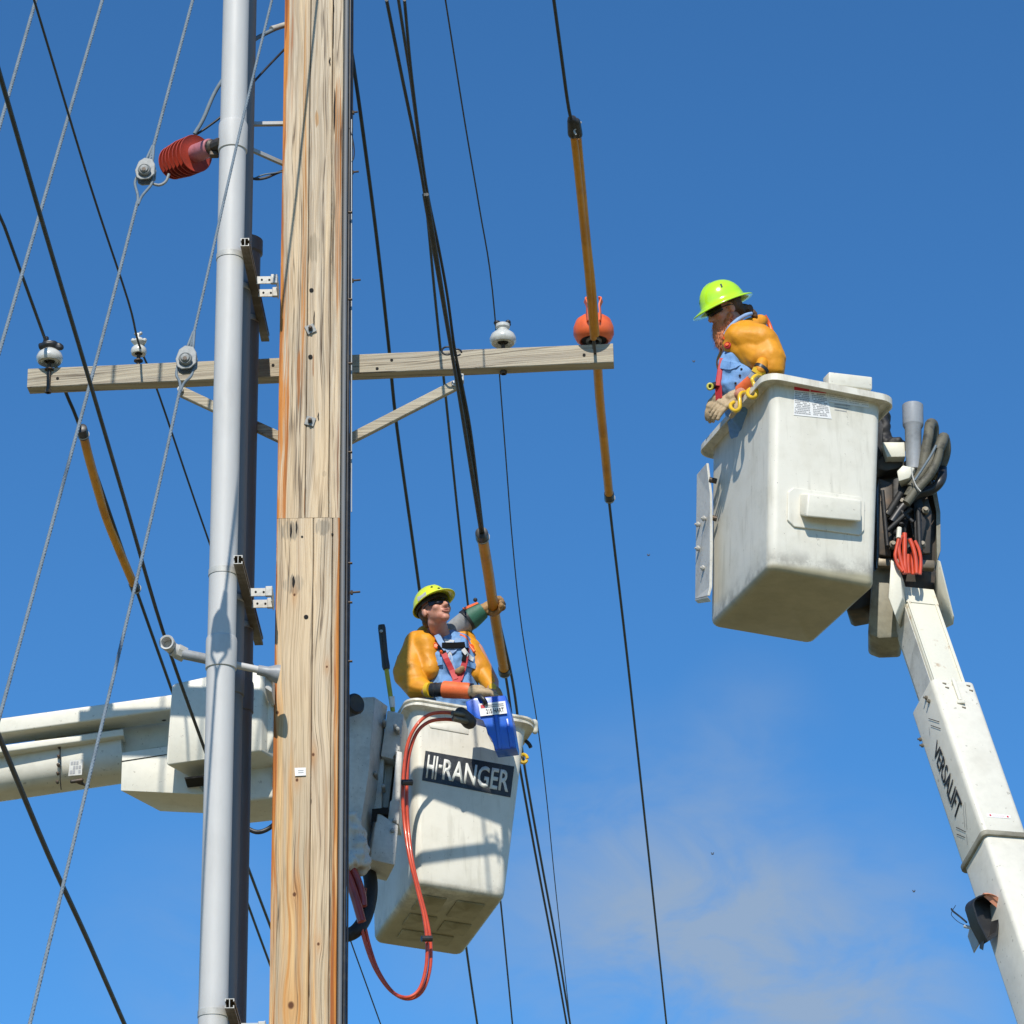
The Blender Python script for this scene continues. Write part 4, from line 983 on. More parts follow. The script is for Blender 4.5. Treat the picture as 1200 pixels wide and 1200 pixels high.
for k, p in enumerate(((476, 917, 18.07), (499, 1100, 18.05))):
    o = bmobj('hose_tie', tube(bmesh.new(), [at(p[0] - 5, p[1], p[2]), at(p[0] + 7, p[1], p[2] + .02)], .018, 10), M['black'])
    tag(o, ('black tie binding the two orange hoses beside the bucket sign', 'black tie binding the two orange hoses below the bucket')[k], 'hose tie')
fo = thing('hose_fitting', at(545, 843, 18.2), 'dark metal hose couplings ending the red hoses at the blue holster', 'hose fitting')
for a, b in (((530, 835.5), (549, 839)), ((531, 842), (550, 846))):
    bmobj('ferrule', tube(bmesh.new(), [at(*a, 18.13), at(*b, 18.2)], .016, 12), M['strut'], fo, True)
blob('block', [('c', at(540, 836, 18.2), at(550, 846, 18.22), .04, .045)], M['darksteel'], fo, .008, 2)
# second pair inside: black thick hose loop behind
tag(tube_obj('hydraulic_hose', [at(*p) for p in ((396, 1093, 18.2), (406, 1096, 18.2), (418, 1090, 18.2), (428, 1075, 18.25), (434, 1052, 18.3), (434, 1030, 18.35), (428, 1010, 18.35))], .040, M['black_shade_dirt'], None, 14, 5), 'thick black hose curling under the bucket mount behind the pole', 'hose')
for k, (pp, lab) in enumerate((([(404, 1020), (410, 1034), (417, 1055), (424, 1080)], 'dark red hose dropping from the wrapped joint beside the pole'), ([(408, 1012), (418, 1030), (424, 1050), (425, 1062)], 'dark red hose bundled behind the first at the wrapped joint'), ([(402, 1030), (412, 1036), (420, 1044), (429, 1046)], 'short dark red hose curling across the bundle beside the pole'))):
    tag(tube_obj('hydraulic_hose', [at(*p, 18.0 + .04 * k) for p in pp], .026, M['dred_hose'], None, 12, 5), lab, 'hose')
tag(tube_obj('hydraulic_hose', [at(*p) for p in ((285, 968, 18.4), (300, 975, 18.4), (313, 972, 18.4), (326, 962, 18.4))], .014, M['black'], None, 10, 5), 'black hose sagging below the left boom between conduit and pole', 'hose')

# ------------------------------------------------------------------ left boom and its tip
lb = thing('boom_arm', at(100, 880, 18.4), 'cream lift boom coming in from the left behind the conduits', 'lift boom')
W = M['white2']
def P_(name, px, Y, ext, m=W, bev=.012, seg=3, par=None, sm=True): return bmobj(name, pprism(px, Y, ext, bev, seg), m, par or lb, sm, 40)
A_, B_ = at(-420, 970, 18.75), at(148, 885.5, 18.58)
def hbeam(A, B, h, d, r_): return beam(A, B, d, h, r_, (0, 1, 0), seg=6)
bmobj('lower_boom', hbeam(A_, B_, .285, .34, .11), M['white'], lb, True, 40)
A_, B_ = at(-420, 916, 18.55), at(212, 828.5, 18.36)
bmobj('upper_beam', hbeam(A_, B_, .096, .20, .012), W, lb, True, 40)
A_, B_ = at(-420, 940, 18.47), at(146, 862, 18.42)
bmobj('boom_ledge', hbeam(A_, B_, .045, .12, .010), W, lb, True, 40)
P_('web_panel', [(40, 866), (200, 841), (200, 874), (143, 884), (40, 884)], 18.50, (.02, .2, 0))
P_('lower_housing', [(143, 882), (206, 873), (214, 898), (240, 930), (240, 931), (141.5, 926.5)], 18.36, (.19, .38, 0))
P_('seam', [(142.5, 891.6), (196, 883.6), (196, 884.4), (142.5, 892.6)], 18.357, (0, .004, 0), M['hole'], 0)
P_('gear_housing', [(201, 803), (206, 800), (243, 793), (306, 781), (308, 790), (306, 880), (243, 889), (196, 897), (194, 893)], 18.16, (.13, .26, 0), W, .016)
P_('housing_slot', [(216, 911), (262, 906), (262, 908), (217, 913)], 18.2, (0, .15, 0), M['hole'], 0)
P_('tip_block', [(296, 790), (312, 788), (318, 812), (321, 862), (312, 885), (295, 880)], 18.22, (.10, .34, 0), W, .014)
P_('lower_block', [(236, 905), (322, 893), (322, 935), (240, 944)], 18.40, (.05, .4, 0), M['white'], .02)
P_('tip_gap', [(303, 872), (322, 860), (322, 904), (306, 900)], 18.44, (0, .2, 0), M['darksteel'], .01)
P_('tip_cover', [(312, 806), (324, 798), (326, 818), (316, 824), (312, 818)], 18.15, (.05, .2, 0), W, .02)
for px, py in ((69, 875), (68.5, 886), (68, 896), (67.5, 906), (67, 916)):
    c = at(px, py, 18.41)
    bmobj('rivet', lathe(bmesh.new(), [(.009, -.02), (.009, .004), (.005, .008), (0, .009)], c, (0, -1, 0), 10), M['darksteel'], lb, True)
bmobj('joint_seam', tube(bmesh.new(), [at(70.5 - (k == 5) * -1.2 + .0, 868 + k * 11.5, 18.405 + (.02 if k == 5 else 0)) for k in range(6)], .0035, 6), M['hole'], lb)
qz = [at(82, 891, 18.405), at(97, 890, 18.402), at(96, 908, 18.402), at(80, 909.5, 18.405)]
pl = patch('data_plate', qz, M['greyplate'], lb, .002)
bm = bmesh.new(); f = quadmap(qz)
for i in range(4):
    for j in range(3):
        if (i * 3 + j) % 5 != 1: prism([f(.1 + i * .21, .12 + j * .28) + V((0, -.003, 0)), f(.26 + i * .21, .12 + j * .28) + V((0, -.003, 0)), f(.26 + i * .21, .33 + j * .28) + V((0, -.003, 0)), f(.1 + i * .21, .33 + j * .28) + V((0, -.003, 0))], V((0, -.0006, 0)), 0, bm=bm)
tag(bmobj('plate_print', bm, M['inkgrey'], pl), kind='stuff')
blob('hose_clamp', [('c', at(84, 916, 18.42), at(96, 914, 18.42), .012, .012), ('c', at(92, 917, 18.43), at(104, 921, 18.45), .010, .008)], M['darksteel'], lb, .005, 2)
for px, py, Yq in ((55, 859, 18.46), (97, 853, 18.46), (192, 842, 18.42)):
    bmobj('drain_plug', icosm(at(px, py + 1.5, Yq), (.016, .016, .008)), M['darksteel'], lb, True)

# bucket mount on the pole's right ---------------------------------------------
mt = thing('bucket_mount', at(435, 920, 18.2), 'chalky grey bucket mount between pole and lower bucket', 'bucket mount')
G = M['greyplate']
def Q(name, px, Y, ext, m=G, bev=.008, par=None): return bmobj(name, pprism(px, Y, ext, bev, 2), m, par or mt, True, 40)
Q('main_plate', [(398, 822), (422, 817.5), (439, 816), (432, 905), (421, 975), (414, 1000), (398, 985)], 18.06, (0, .30, 0))
Q('angled_plate', [(439, 816, 18.06), (454.5, 827, 18.28), (446, 890, 18.28), (441, 940, 18.28), (430, 1000, 18.28), (417, 984, 18.06), (426, 930, 18.06), (432, 900, 18.06)], 18.1, (-.03, .12, 0))
Q('upper_block', [(454, 832), (473, 836.5), (471, 852), (469, 880), (463, 879), (461.5, 890), (446, 886)], 18.22, (.02, .28, 0))
Q('recess', [(446, 884), (464, 888), (456, 956), (436, 962)], 18.36, (0, .1, 0), M['hole'], 0)
Q('recess_plate', [(451, 895), (461, 897), (455, 948), (445, 944)], 18.34, (0, .05, 0), G, .004)
Q('side_column', [(463.5, 879), (471.5, 881), (467.5, 966), (454, 963), (457, 938), (461, 938)], 18.18, (.01, .22, 0))
Q('inner_column', [(446, 888), (450.5, 889), (447, 951), (437, 948)], 18.26, (.0, .10, 0))
Q('lower_block', [(442, 951), (467, 967), (463, 1014), (433, 1007)], 18.16, (-.06, .30, 0))
Q('notch', [(436, 948), (455, 946), (454, 954), (442, 953), (441, 962), (435, 962)], 18.15, (0, .02, 0), M['hole'], 0)
blob('wrapped_joint', [('c', at(409, 960, 18.02), at(412, 1005, 18.05), .055, .075), ('c', at(418, 975, 18.06), at(424, 1012, 18.1), .05, .06), ('e', at(408, 1012, 18.0), (.06, .06, .04))], G, mt, .008, 2, .035, .05)
for px, py in ((450, 845), (463, 851), (440, 906), (449, 921), (462, 961), (460, 973), (466, 854)):
    bmobj('mount_bolt', lathe(bmesh.new(), [(.012, -.1), (.012, .006), (.006, .01), (0, .011)], at(px, py, 18.15), (0, -1, 0), 8), M['castal'], mt, True)
kb = bmobj('pivot_knob', lathe(bmesh.new(), [(.058, -.05), (.062, 0), (.062, .05), (.05, .065), (.035, .062), (0, .062)], at(411, 827, 17.95), (.75, -1, -.1), 24, True), M['black'], mt, True)
bmobj('mount_arm', beam(at(330, 905, 18.5), at(425, 900, 18.4), .28, .26, .03, (0, 1, 0)), G, mt, True, 40)
# clipped work tool on the mount
hs = thing('hot_stick', at(459, 828, 18.2), 'short yellow stick with a black grip standing in the bucket mount', 'tool')
s0, s1, s2, s3, s4 = at(460.5, 834, 18.25), at(459.2, 816, 18.22), at(452.3, 781, 18.2), at(451, 771, 18.2), at(447, 732, 18.15)
bmobj('shaft', tube(bmesh.new(), [s0, s2], .014, 14), M['fgyellow'], hs, True)
bmobj('band', tube(bmesh.new(), [s1, s1.lerp(s0, .7)], .0155, 14), M['label'], hs, True)
bmobj('grip', tube(bmesh.new(), [s2.lerp(s1, .1), s2, s3, s3.lerp(s4, .15), s4.lerp(s3, .1), s4], [.020, .024, .0215, .021, .023, .019], 14), M['black'], hs, True)
bmobj('grip_end', lathe(bmesh.new(), [(.010, 0), (.008, .004), (0, .004)], s4 + V((.0, -.024, -.05)), (0, -1, 0), 10), M['galv'], hs, True)

# ------------------------------------------------------------------ right boom
rb = thing('boom_arm', at(1100, 800, 17.1), 'white telescoping lift boom with black lettering on the right', 'lift boom')
side = V((math.cos(R(19)), math.sin(R(19)), 0))
dside = V((-math.sin(R(19)), math.cos(R(19)), 0))
# front centre line in the photograph
def bl(px, py, Y): return at(px, py, Y)
ax0, ax1 = bl(1116.5, 797.5, 17.0), bl(1188.5, 1006, 16.55)
axd = (ax1 - ax0).normalized()
def boomseg(name, t0, t1, wd, dp, r_, inset, m, dd=0.):
    """t along the outer boom's axis in metres from its mouth; inset moves the section back from the front face"""
    back = (dside - axd * dside.dot(axd)).normalized()
    off = back * (dp / 2 + inset)
    return bmobj(name, beam(ax0 + axd * t0 + off, ax0 + axd * t1 + off, wd, dp, r_, side), m, rb, True, 40), back
oseg, back = boomseg('outer_section', 0, 1.10, .262, .30, .030, 0, M['white'])
boomseg('base_section', 1.10, 9.5, .250, .285, .028, .007, M['white'])
boomseg('collar', 1.085, 1.115, .285, .325, .034, -.011, M['greyshell'])
# mouth collar and inner section
boomseg('inner_section', -.72, .1, .195, .21, .012, .035, M['rusty'])
axn = axd; sn = (side - axd * side.dot(axd)).normalized(); bn_ = back
def onb(u, t, off=0.): return ax0 + sn * u + axn * t - bn_ * off       # a point of the outer section's front face
def onl(v, t, off=0.): return ax0 - sn * (.131 + off) + bn_ * v + axn * t   # and of its left face
isec = lambda u, t, off=0.: onb(u, t, off - .035)
for u in (-.085, .085):
    bmobj('edge_strip', beam(isec(u, -.70, .004), isec(u, -.01, .004), .018, .008, .002, sn), M['rusty'], rb)
bmobj('end_plate', prism([isec(-.10, -.74, .005), isec(.10, -.74, .005), isec(.10, -.62, .005), isec(-.10, -.62, .005)], bn_ * .006, .001), M['rusty'], rb)
sl_ = [onl(.055, -.72, -.036 + .006), onl(.215, -.66, -.036 + .006), onl(.215, .06, -.03), onl(.055, .06, -.03)]
bmobj('side_strip', prism(sl_, -sn * .004, .001), M['greyplate'], rb)
# bar on the front face, bolts
bmobj('slide_bar', beam(onb(.0, -.0, .008), onb(.0, .155, .008), .022, .016, .006, sn), W, rb, True)
bmobj('slide_stop', box(onb(.0, .165, .006), (.045, .02, .02), None, .004), W, rb)
for u, t in ((-.06, .03), (-.052, .06), (.085, .03), (.092, .065), (.01, .20)):
    bmobj('slot_screw', box(onb(u, t, .002), (.022, .006, .008), Matrix.Rotation(R(12), 3, 'Y'), .002), M['strut'], rb)
for v, t in ((.10, .05), (.085, .09), (.285, .19), (.285, .235)):
    bmobj('side_bolt', lathe(bmesh.new(), [(.012, 0), (.012, .008), (.006, .012), (.006, .02), (0, .021)], onl(v, t, -.001), -sn, 8, True), M['strut'], rb, True)
# lettering on the left face, brackets of thin lines
lpl = (ax0 - sn * .131, -sn)
LP = lambda px, py, off=.0015: at_plane(px, py, lpl[0], lpl[1], off)
q = [LP(1098.5, 866), LP(1128, 941), LP(1121, 963), LP(1094, 883.5)]
vt = text_on('lettering', 'VERSALIFT', q, M['ink'], rb, .012, th=.0008)
def pline(a, b, wd=.004):
    A_, B_ = LP(*a), LP(*b); d = (B_ - A_).normalized(); s = d.cross(lpl[1]).normalized() * wd / 2
    bmobj('decal_line', prism([A_ - s, B_ - s, B_ + s, A_ + s], lpl[1] * .0006, 0), M['ink'], rb)
for a, b in (((1088.5, 842), (1101, 846)), ((1091, 850), (1102.5, 854)), ((1120.5, 969.5), (1132, 975)), ((1121.5, 977.5), (1131, 981.5))): pline(a, b)
for a, b in (((1131, 940), (1133.5, 972)), ((1129, 943), (1131, 970)), ((1133, 978), (1134, 990)), ((1089, 852), (1090, 862))): pline(a, b, .0015)
FPn = (ax0, -bn_)
FPp = lambda px, py, off=.001: at_plane(px, py, FPn[0], FPn[1], off)
dq = [FPp(1156.5, 953), FPp(1184, 956), FPp(1184, 959.5), FPp(1156.5, 957.5)]
dp_ = patch('decal', dq, M['label'], rb, .0008)
text_on('decal_text', 'DANGER', dq, mat('faded_red_print', (.75, .45, .45), .6), dp_, 0, .25, .75, .2, .8, th=.0004)
for u in (.14, .88):
    f = quadmap(dq); bmobj('decal_dot', lathe(bmesh.new(), [(.006, 0), (.006, .001), (0, .001)], f(u, .5) - bn_ * .0015, -bn_, 10), M['inkred'], dp_)
# broken lamp on the boom's left flank
lm = thing('broken_lamp', LP(1160, 1080, .03), 'broken work lamp with a salmon rim hanging on the right boom', 'lamp')
lc = LP(1158, 1068, .05)
vx = V((.35, -.93, 0)).normalized()
ringp = []
sx_ = V((.95, .30, 0)).normalized()
def hoodring(off, s=1.):
    pts = []
    for i in range(15):
        a = R(-20 + 220 * i / 14)
        pts.append(lc + sx_ * (math.cos(a) * .082 * s) + V((0, 0, math.sin(a) * .062 * s)) + vx * off)
    pts += [lc + sx_ * (-.060 * s) + V((0, 0, -.09 * s)) + vx * off, lc + sx_ * (-.01) + V((0, 0, -.19 * s)) + vx * off, lc + sx_ * (.045 * s) + V((0, 0, -.15 * s)) + vx * off]
    return pts
bm = bmesh.new(); loft(bm, [hoodring(.0), hoodring(.085), hoodring(.085, .90), hoodring(.01, .88)])
bmobj('hood', bm, M['black'], lm, True, 40)
bmobj('rim', loft(bmesh.new(), [[p for p in hoodring(.080, 1.02)[:9]] + [p for p in hoodring(.098, .93)[:9]][::-1], [p + V((0, 0, .004)) for p in hoodring(.098, 1.02)[:9]] + [p + vx * .012 for p in hoodring(.098, .95)[:9]][::-1]]), M['copper'], lm)
bmobj('bracket', prism([LP(*p, .06) for p in ((1149, 1084), (1157, 1090), (1161, 1104), (1153, 1117), (1149, 1106), (1146, 1098))], V((.006, .02, 0)), .002), M['galv'], lm)
bmobj('lens_clip', prism([LP(*p, .07) for p in ((1163, 1101), (1168, 1100), (1166, 1114), (1162, 1112))], V((.004, .012, 0)), .001), M['black'], lm)
bmobj('clip_bolt', tube(bmesh.new(), [LP(1151, 1087, .10), LP(1164, 1090, .09)], .009, 10), M['galv_l'], lm, True)
tube_obj('loose_wire', [LP(*p, .08) for p in ((1149, 1082), (1142, 1076), (1133, 1069), (1131, 1066))], .005, M['black'], lm, 6, 4)
tube_obj('thin_wire', [LP(*p, .08) for p in ((1149, 1086), (1140, 1082), (1133, 1076), (1131, 1071), (1136, 1062))], .0018, M['black'], lm, 5, 4)

# ------------------------------------------------------------------ the right bucket's tilting mount
bt = thing('bucket_mount', at(1060, 620, 17.3), 'dark bucket mount between the right bucket and its boom', 'bucket mount')
YM = 17.25
def T(name, px, Y, ext, m, bev=.008): return bmobj(name, pprism(px, Y, ext, bev, 2), m, bt, True, 40)
T('side_shell', [(1078, 520), (1092, 556), (1099, 590), (1101, 640), (1098, 690), (1085, 700), (1030, 700), (1022, 640), (1026, 560), (1040, 548), (1060, 546)], YM + .16, (-.02, .22, 0), M['darksteel'], .02)
T('shell_edge', [(1083, 548), (1088, 546), (1097, 570), (1102, 600), (1102.5, 645), (1097, 660), (1098, 600), (1092, 570)], YM + .10, (.0, .26, 0), M['greyshell'], .004)
T('back_plate', [(1022, 470), (1030, 472), (1035, 500), (1036, 540), (1020, 545)], YM + .05, (0, .1, 0), M['black_shade_dirt'], .02)
T('lower_shell', [(1022, 668), (1050, 655), (1060, 700), (1056, 747), (1030, 748), (1017, 743)], YM + .10, (.03, .32, 0), M['greyshell'], .02)
T('guard_plate', [(1098, 656, YM - .02), (1101, 657, YM - .03), (1117, 722, YM - .05), (1116, 731, YM), (1108, 735, YM + .1), (1098, 718, YM + .2), (1094, 690, YM + .2)], YM, (.008, .012, 0), M['rusty'], .003)
T('under_arm', [(990, 712), (1026, 682), (1028, 704), (1012, 713), (996, 716)], YM + .3, (.05, .25, 0), M['darksteel'], .012)
T('cross_tube', [(1028, 653), (1096, 656), (1096, 666), (1028, 663)], YM + .02, (0, .06, 0), M['strut'], .01)
T('link_block', [(1034, 518), (1060, 518), (1061, 535), (1039, 535.5), (1037, 528)], YM - .02, (0, .12, 0), M['rusty'], .004)
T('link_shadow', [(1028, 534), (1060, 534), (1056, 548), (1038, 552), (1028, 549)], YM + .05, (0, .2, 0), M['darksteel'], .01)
T('pivot_block', [(1051, 552), (1058, 545), (1072, 548), (1066, 560), (1053, 564)], YM - .10, (.03, .12, 0), M['rusty'], .006)
T('pivot_arm', [(1046, 560), (1062, 556), (1072, 575), (1060, 640), (1046, 640)], YM - .02, (0, .18, 0), M['black_shade_dirt'], .02)
T('boom_head', [(1044, 655), (1052, 662), (1055, 672), (1058, 700), (1049, 722), (1041, 700)], 17.12, (.05, .2, 0), M['rusty'], .006)
tc0, tc1 = at(1071.5, 560, YM - .03), at(1070, 472, YM - .03)
bmobj('valve_tube', lathe(bmesh.new(), [(.044, -.28), (.048, -.02), (.0585, .0), (.0600, .006), (.0605, .128), (.056, .132), (.052, .120), (0, .118)], at(1070, 499, YM - .03), (tc1 - tc0), 32, True), M['cyl'], bt, True)
tag(blob('shadow_mass', [('e', at(1052, 626, YM - .06), (.030, .03, .022)), ('e', at(1058, 614, YM - .05), (.020, .03, .014)), ('e', at(1066, 640, YM - .06), (.025, .03, .045)), ('e', at(1085, 568, YM + .1), (.05, .07, .04)), ('c', at(1034, 470, YM + .22), at(1036, 530, YM + .22), .035, .05), ('e', at(1050, 522, YM + .2), (.06, .06, .05))], M['black_shade_dirt'], bt, .011, 2, .02, .05), kind='stuff')  # black lumps standing in for the deep shadow between the mount parts
T('gusset', [(1030, 560), (1046, 566), (1050, 600), (1044, 652), (1030, 650)], YM + .0, (0, .2, 0), M['darksteel'], .01)
T('link_plate', [(1062, 566), (1084, 572), (1092, 600), (1090, 648), (1074, 650), (1066, 610)], YM + .02, (0, .03, 0), M['darksteel'], .006)
T('link_plate', [(1070, 580), (1080, 584), (1086, 612), (1080, 640), (1072, 636)], YM - .03, (0, .05, 0), M['black_shade_dirt'], .006)
for a_, b_, r_ in (((1040, 604), (1056, 578), .022), ((1040, 622), (1068, 596), .014), ((1046, 590), (1070, 612), .012), ((1076, 596), (1078, 646), .016), ((1034, 575), (1040, 640), .012)):
    tube_obj('linkage_rod', [at(*a_, YM - .05), at(*b_, YM - .06)], r_, M['black_shade_dirt'], bt, 12)
for p_ in ((1040, 604), (1056, 590), (1084, 600), (1080, 640), (1046, 640)):
    bmobj('link_bolt', lathe(bmesh.new(), [(.022, 0), (.022, .03), (.012, .034), (.012, .05), (0, .05)], at(*p_, YM - .02), (0, -1, 0), 8), M['strut'], bt, True)
def mh(pts, r_, lab, m='hose_g', Y=YM - .06):
    tag(tube_obj('hydraulic_hose', [at(p[0], p[1], p[2] if len(p) > 2 else Y) for p in pts], r_, M[m], None, 12, 6), lab, 'hose', 'hoses behind the right bucket')
mh([(1064, 583), (1074, 566), (1081, 550), (1085, 528), (1088, 510), (1090, 497, YM), (1094, 499, YM + .06), (1094, 515, YM + .1), (1090, 540, YM + .12)], .030, 'dusty thick hose looping highest beside the grey tube')
mh([(1068, 572), (1080, 556), (1092, 540), (1102, 522), (1106, 513, YM), (1108, 528, YM + .05), (1103, 545, YM + .08), (1092, 560, YM + .1)], .032, 'dusty thick hose bulging farthest right beside the grey tube')
mh([(1062, 590), (1076, 572), (1090, 556), (1098, 540), (1101, 527)], .025, 'dusty hose inside the coil beside the grey tube', Y=YM - .12)
mh([(1045, 612), (1058, 594), (1074, 580), (1092, 574), (1103, 562), (1104, 548, YM + .1)], .028, 'black hose at the bottom of the coil beside the grey tube', 'black', YM - .04)
mh([(1072, 563), (1082, 548), (1092, 532), (1097, 522)], .007, 'thin grey cable lying over the coiled hoses', 'guy', YM - .15)
mh([(1068, 548), (1070, 560), (1074, 570), (1079, 576)], .004, 'pale wire end dangling from the pivot block', 'galv_l', YM - .16)
for i, (pts, r_) in enumerate((
        ([(1053, 632), (1050, 645), (1049, 652), (1052, 662), (1058, 670)], .010), ([(1056, 628), (1053, 640), (1055, 655), (1060, 672)], .013), ([(1060, 625), (1060, 640), (1060, 655), (1061, 672)], .014),
        ([(1066, 632), (1070, 642), (1073, 655), (1074, 672)], .013), ([(1072, 634), (1077, 645), (1079, 658), (1078, 673)], .0105), ([(1064, 650), (1064, 660), (1065, 672)], .012), ([(1069, 648), (1069, 660), (1070, 673)], .011))):
    lab = ('thin orange hose bowing out leftmost at the boom head', 'orange hose second from left entering the boom head', 'orange hose in the middle left entering the boom head', 'orange hose second from right entering the boom head', 'orange hose bowing rightmost at the boom head', 'short orange hose between the others, nearer the left', 'short orange hose between the others, nearer the right')[i]
    tag(tube_obj('orange_hose', [at(p[0], p[1], YM - .16 + .012 * i) for p in pts], r_, M['orange_hose'], None, 10, 5), lab, 'hose', 'orange hoses entering the right boom')
o = tag(bmobj('hose_connector', tube(bmesh.new(), [at(1054, 619, YM - .14), at(1053, 631, YM - .16)], .014, 8), M['rusty'], None, True), 'small brass-coloured connector above the orange hoses', 'connector')

# small flying insects against the sky
for px, py, Y, lab in ((760, 651, 12, 'tiny dark insect in the sky right of the long wire'), (835, 1001, 12, 'tiny dark insect in the sky low in the middle right'), (1071, 1045, 12, 'tiny dark insect in the sky left of the broken lamp'), (813, 424, 12, 'tiny dark insect beside the bearded worker\'s chest')):
    c = at(px, py, Y); bm = bmesh.new(); icos(bm, c, (.006, .002, .0025), 1)
    for s in (-1, 1):
        bm.faces.new([bm.verts.new(c + V(p)) for p in ((0, 0, 0), (s * .003, 0, .008), (s * .007, 0, .005))])
    tag(bmobj('insect', bm, M['ink']), lab, 'insect', 'insects in the sky')
# ------------------------------------------------------------------ people
def head_mat(P, yaw, pitch, roll, s=1.):
    return Matrix.Translation(P) @ Matrix.Rotation(R(yaw), 4, 'Z') @ Matrix.Rotation(R(-pitch), 4, 'X') @ Matrix.Rotation(R(roll), 4, 'Y') @ Matrix.Scale(s, 4)
def head_prims(Mh, nk):
    B = Mh.to_3x3(); q = lambda *p: Mh @ V(p); s = B.col[0].length; Bn = B.normalized()
    e = lambda c, r_: ('e', q(*c), tuple(x * s for x in r_), Bn)
    c = lambda a, b, ra, rb: ('c', q(*a), q(*b), ra * s, rb * s)
    P = [e((0, .012, .045), (.076, .095, .088)), e((0, -.018, -.025), (.064, .072, .075)), e((0, -.062, -.092), (.028, .026, .022)),
         e((0, -.045, -.070), (.046, .040, .034)), c((0, -.086, .012), (0, -.110, -.028), .009, .0135), e((-.012, -.100, -.032), (.008, .009, .008)), e((.012, -.100, -.032), (.008, .009, .008)),
         c((-.034, -.078, .024), (.034, -.078, .024), .013, .013), e((-.038, -.060, -.022), (.026, .024, .024)), e((.038, -.060, -.022), (.026, .024, .024)),
         c((-.018, -.082, -.053), (.018, -.082, -.053), .009, .009), c((-.014, -.080, -.066), (.014, -.080, -.066), .009, .009),
         e((-.079, .010, -.010), (.010, .020, .032)), e((.079, .010, -.010), (.010, .020, .032))]
    P.append(('c', q(0, .022, -.06), nk, .054 * s, .060))
    return P
def hat(o, Mh, m, front=.0, brim=.0, rx=.112, ry=.138, h=.125, droop=.3, z0=.048, ridge=True):
    """hard hat shell: dome, rolled brim all round (brim) and a peak at the front (front)"""
    n = 120; rings = []
    prof = [(.0, 1.), (.16, .99), (.34, .95), (.52, .87), (.68, .75), (.82, .58), (.92, .38), (.975, .18), (1., .03)]
    def pt(k, r_, z, out=0.):
        a = 2 * PI * k / n; c, s_ = math.cos(a), math.sin(a)     # a = 270 deg is the front (-y)
        fr = max(0., -s_) ** 2.2
        ex = (brim + front * fr) * out
        rr = 0.
        if ridge and r_ > .0: rr = .003 * math.exp(-(c / .13) ** 2) * (1 if .1 < z < 1. else .0)
        x = (rx * r_ + ex) * c; y = (ry * r_ + ex) * s_ + .012
        return V((x, y, z0 + z * h + rr - ex * droop))
    bm = bmesh.new()
    L = [[pt(k, r_, z) for k in range(n)] for r_, z in prof[1:]]
    L += [[pt(k, 1.01, .0, .2) for k in range(n)], [pt(k, 1.02, -.01, .7) for k in range(n)], [pt(k, 1.03, -.015, 1.) for k in range(n)], [pt(k, 1.03, -.045, 1.04) for k in range(n)], [pt(k, 1.03, -.08, .99) for k in range(n)],
          [pt(k, 1.0, -.075, .6) for k in range(n)], [pt(k, .97, -.02, .0) for k in range(n)], [pt(k, .90, .4) for k in range(n)], [pt(k, .55, .8) for k in range(n)], [pt(k, .2, .93) for k in range(n)]]
    loft(bm, [[Mh @ p for p in r_] for r_ in L])
    hh = bmobj('hard_hat', bm, m, o, True, 130)
    # suspension band inside
    bmobj('hat_band', loft(bmesh.new(), [[Mh @ V((.092 * math.cos(a), .115 * math.sin(a) + .012, z)) for a in [2 * PI * k / 30 for k in range(30)]] for z in (.03, .06)], False), M['black'], hh, True)
    return hh
def hand_prims(P, x, z, curl, thumb=1, s=1., fat=1., spread=.0, thumb_curl=.5):
    """glove with five separate fingers; x: finger direction, z: back of the hand; curl in radians per joint"""
    x = V(x).normalized(); z = (V(z) - x * V(z).dot(x)).normalized(); y = z.cross(x)
    f = lambda a, b, c: P + (x * a + y * b + z * c) * s
    out = [('c', f(-.01, 0, 0), f(.03, 0, 0), .030 * s * fat, .033 * s * fat)]
    for k in (-.030, -.010, .010, .030): out.append(('c', f(.02, k * .8, 0), f(.088, k, .002), .018 * s * fat, .015 * s * fat))
    ln = {0: .074, 1: .086, 2: .080, 3: .062}
    for i in range(4):
        k = (.031, .0105, -.0105, -.031)[i] * thumb; L = ln[i]
        cu = curl[i] if isinstance(curl, (list, tuple)) else curl * (1 + .08 * i)
        a, b, c, ang = .09, k, .0, 0.
        side = spread * (1.5 - i) * thumb
        for j, fr in enumerate((.44, .31, .25)):
            ang += cu * (.75 if j == 0 else 1.)
            a2 = a + L * fr * math.cos(ang); c2 = c - L * fr * math.sin(ang); b2 = b + side * L * fr
            out.append(('c', f(a, b, c), f(a2, b2, c2), (.0115 - .001 * j) * s * fat, (.0108 - .001 * j) * s * fat)); a, b, c = a2, b2, c2
    t = thumb
    p0, p1, p2, p3 = f(.018, .026 * t, -.006), f(.048, .056 * t, -.016), f(.076, (.070 - .010 * thumb_curl) * t, -.022 - .02 * thumb_curl), f(.097, (.072 - .03 * thumb_curl) * t, -.026 - .045 * thumb_curl)
    out += [('c', p0, p1, .018 * s * fat, .0145 * s * fat), ('c', p1, p2, .0140 * s * fat, .0125 * s * fat), ('c', p2, p3, .0125 * s * fat, .011 * s * fat)]
    return out
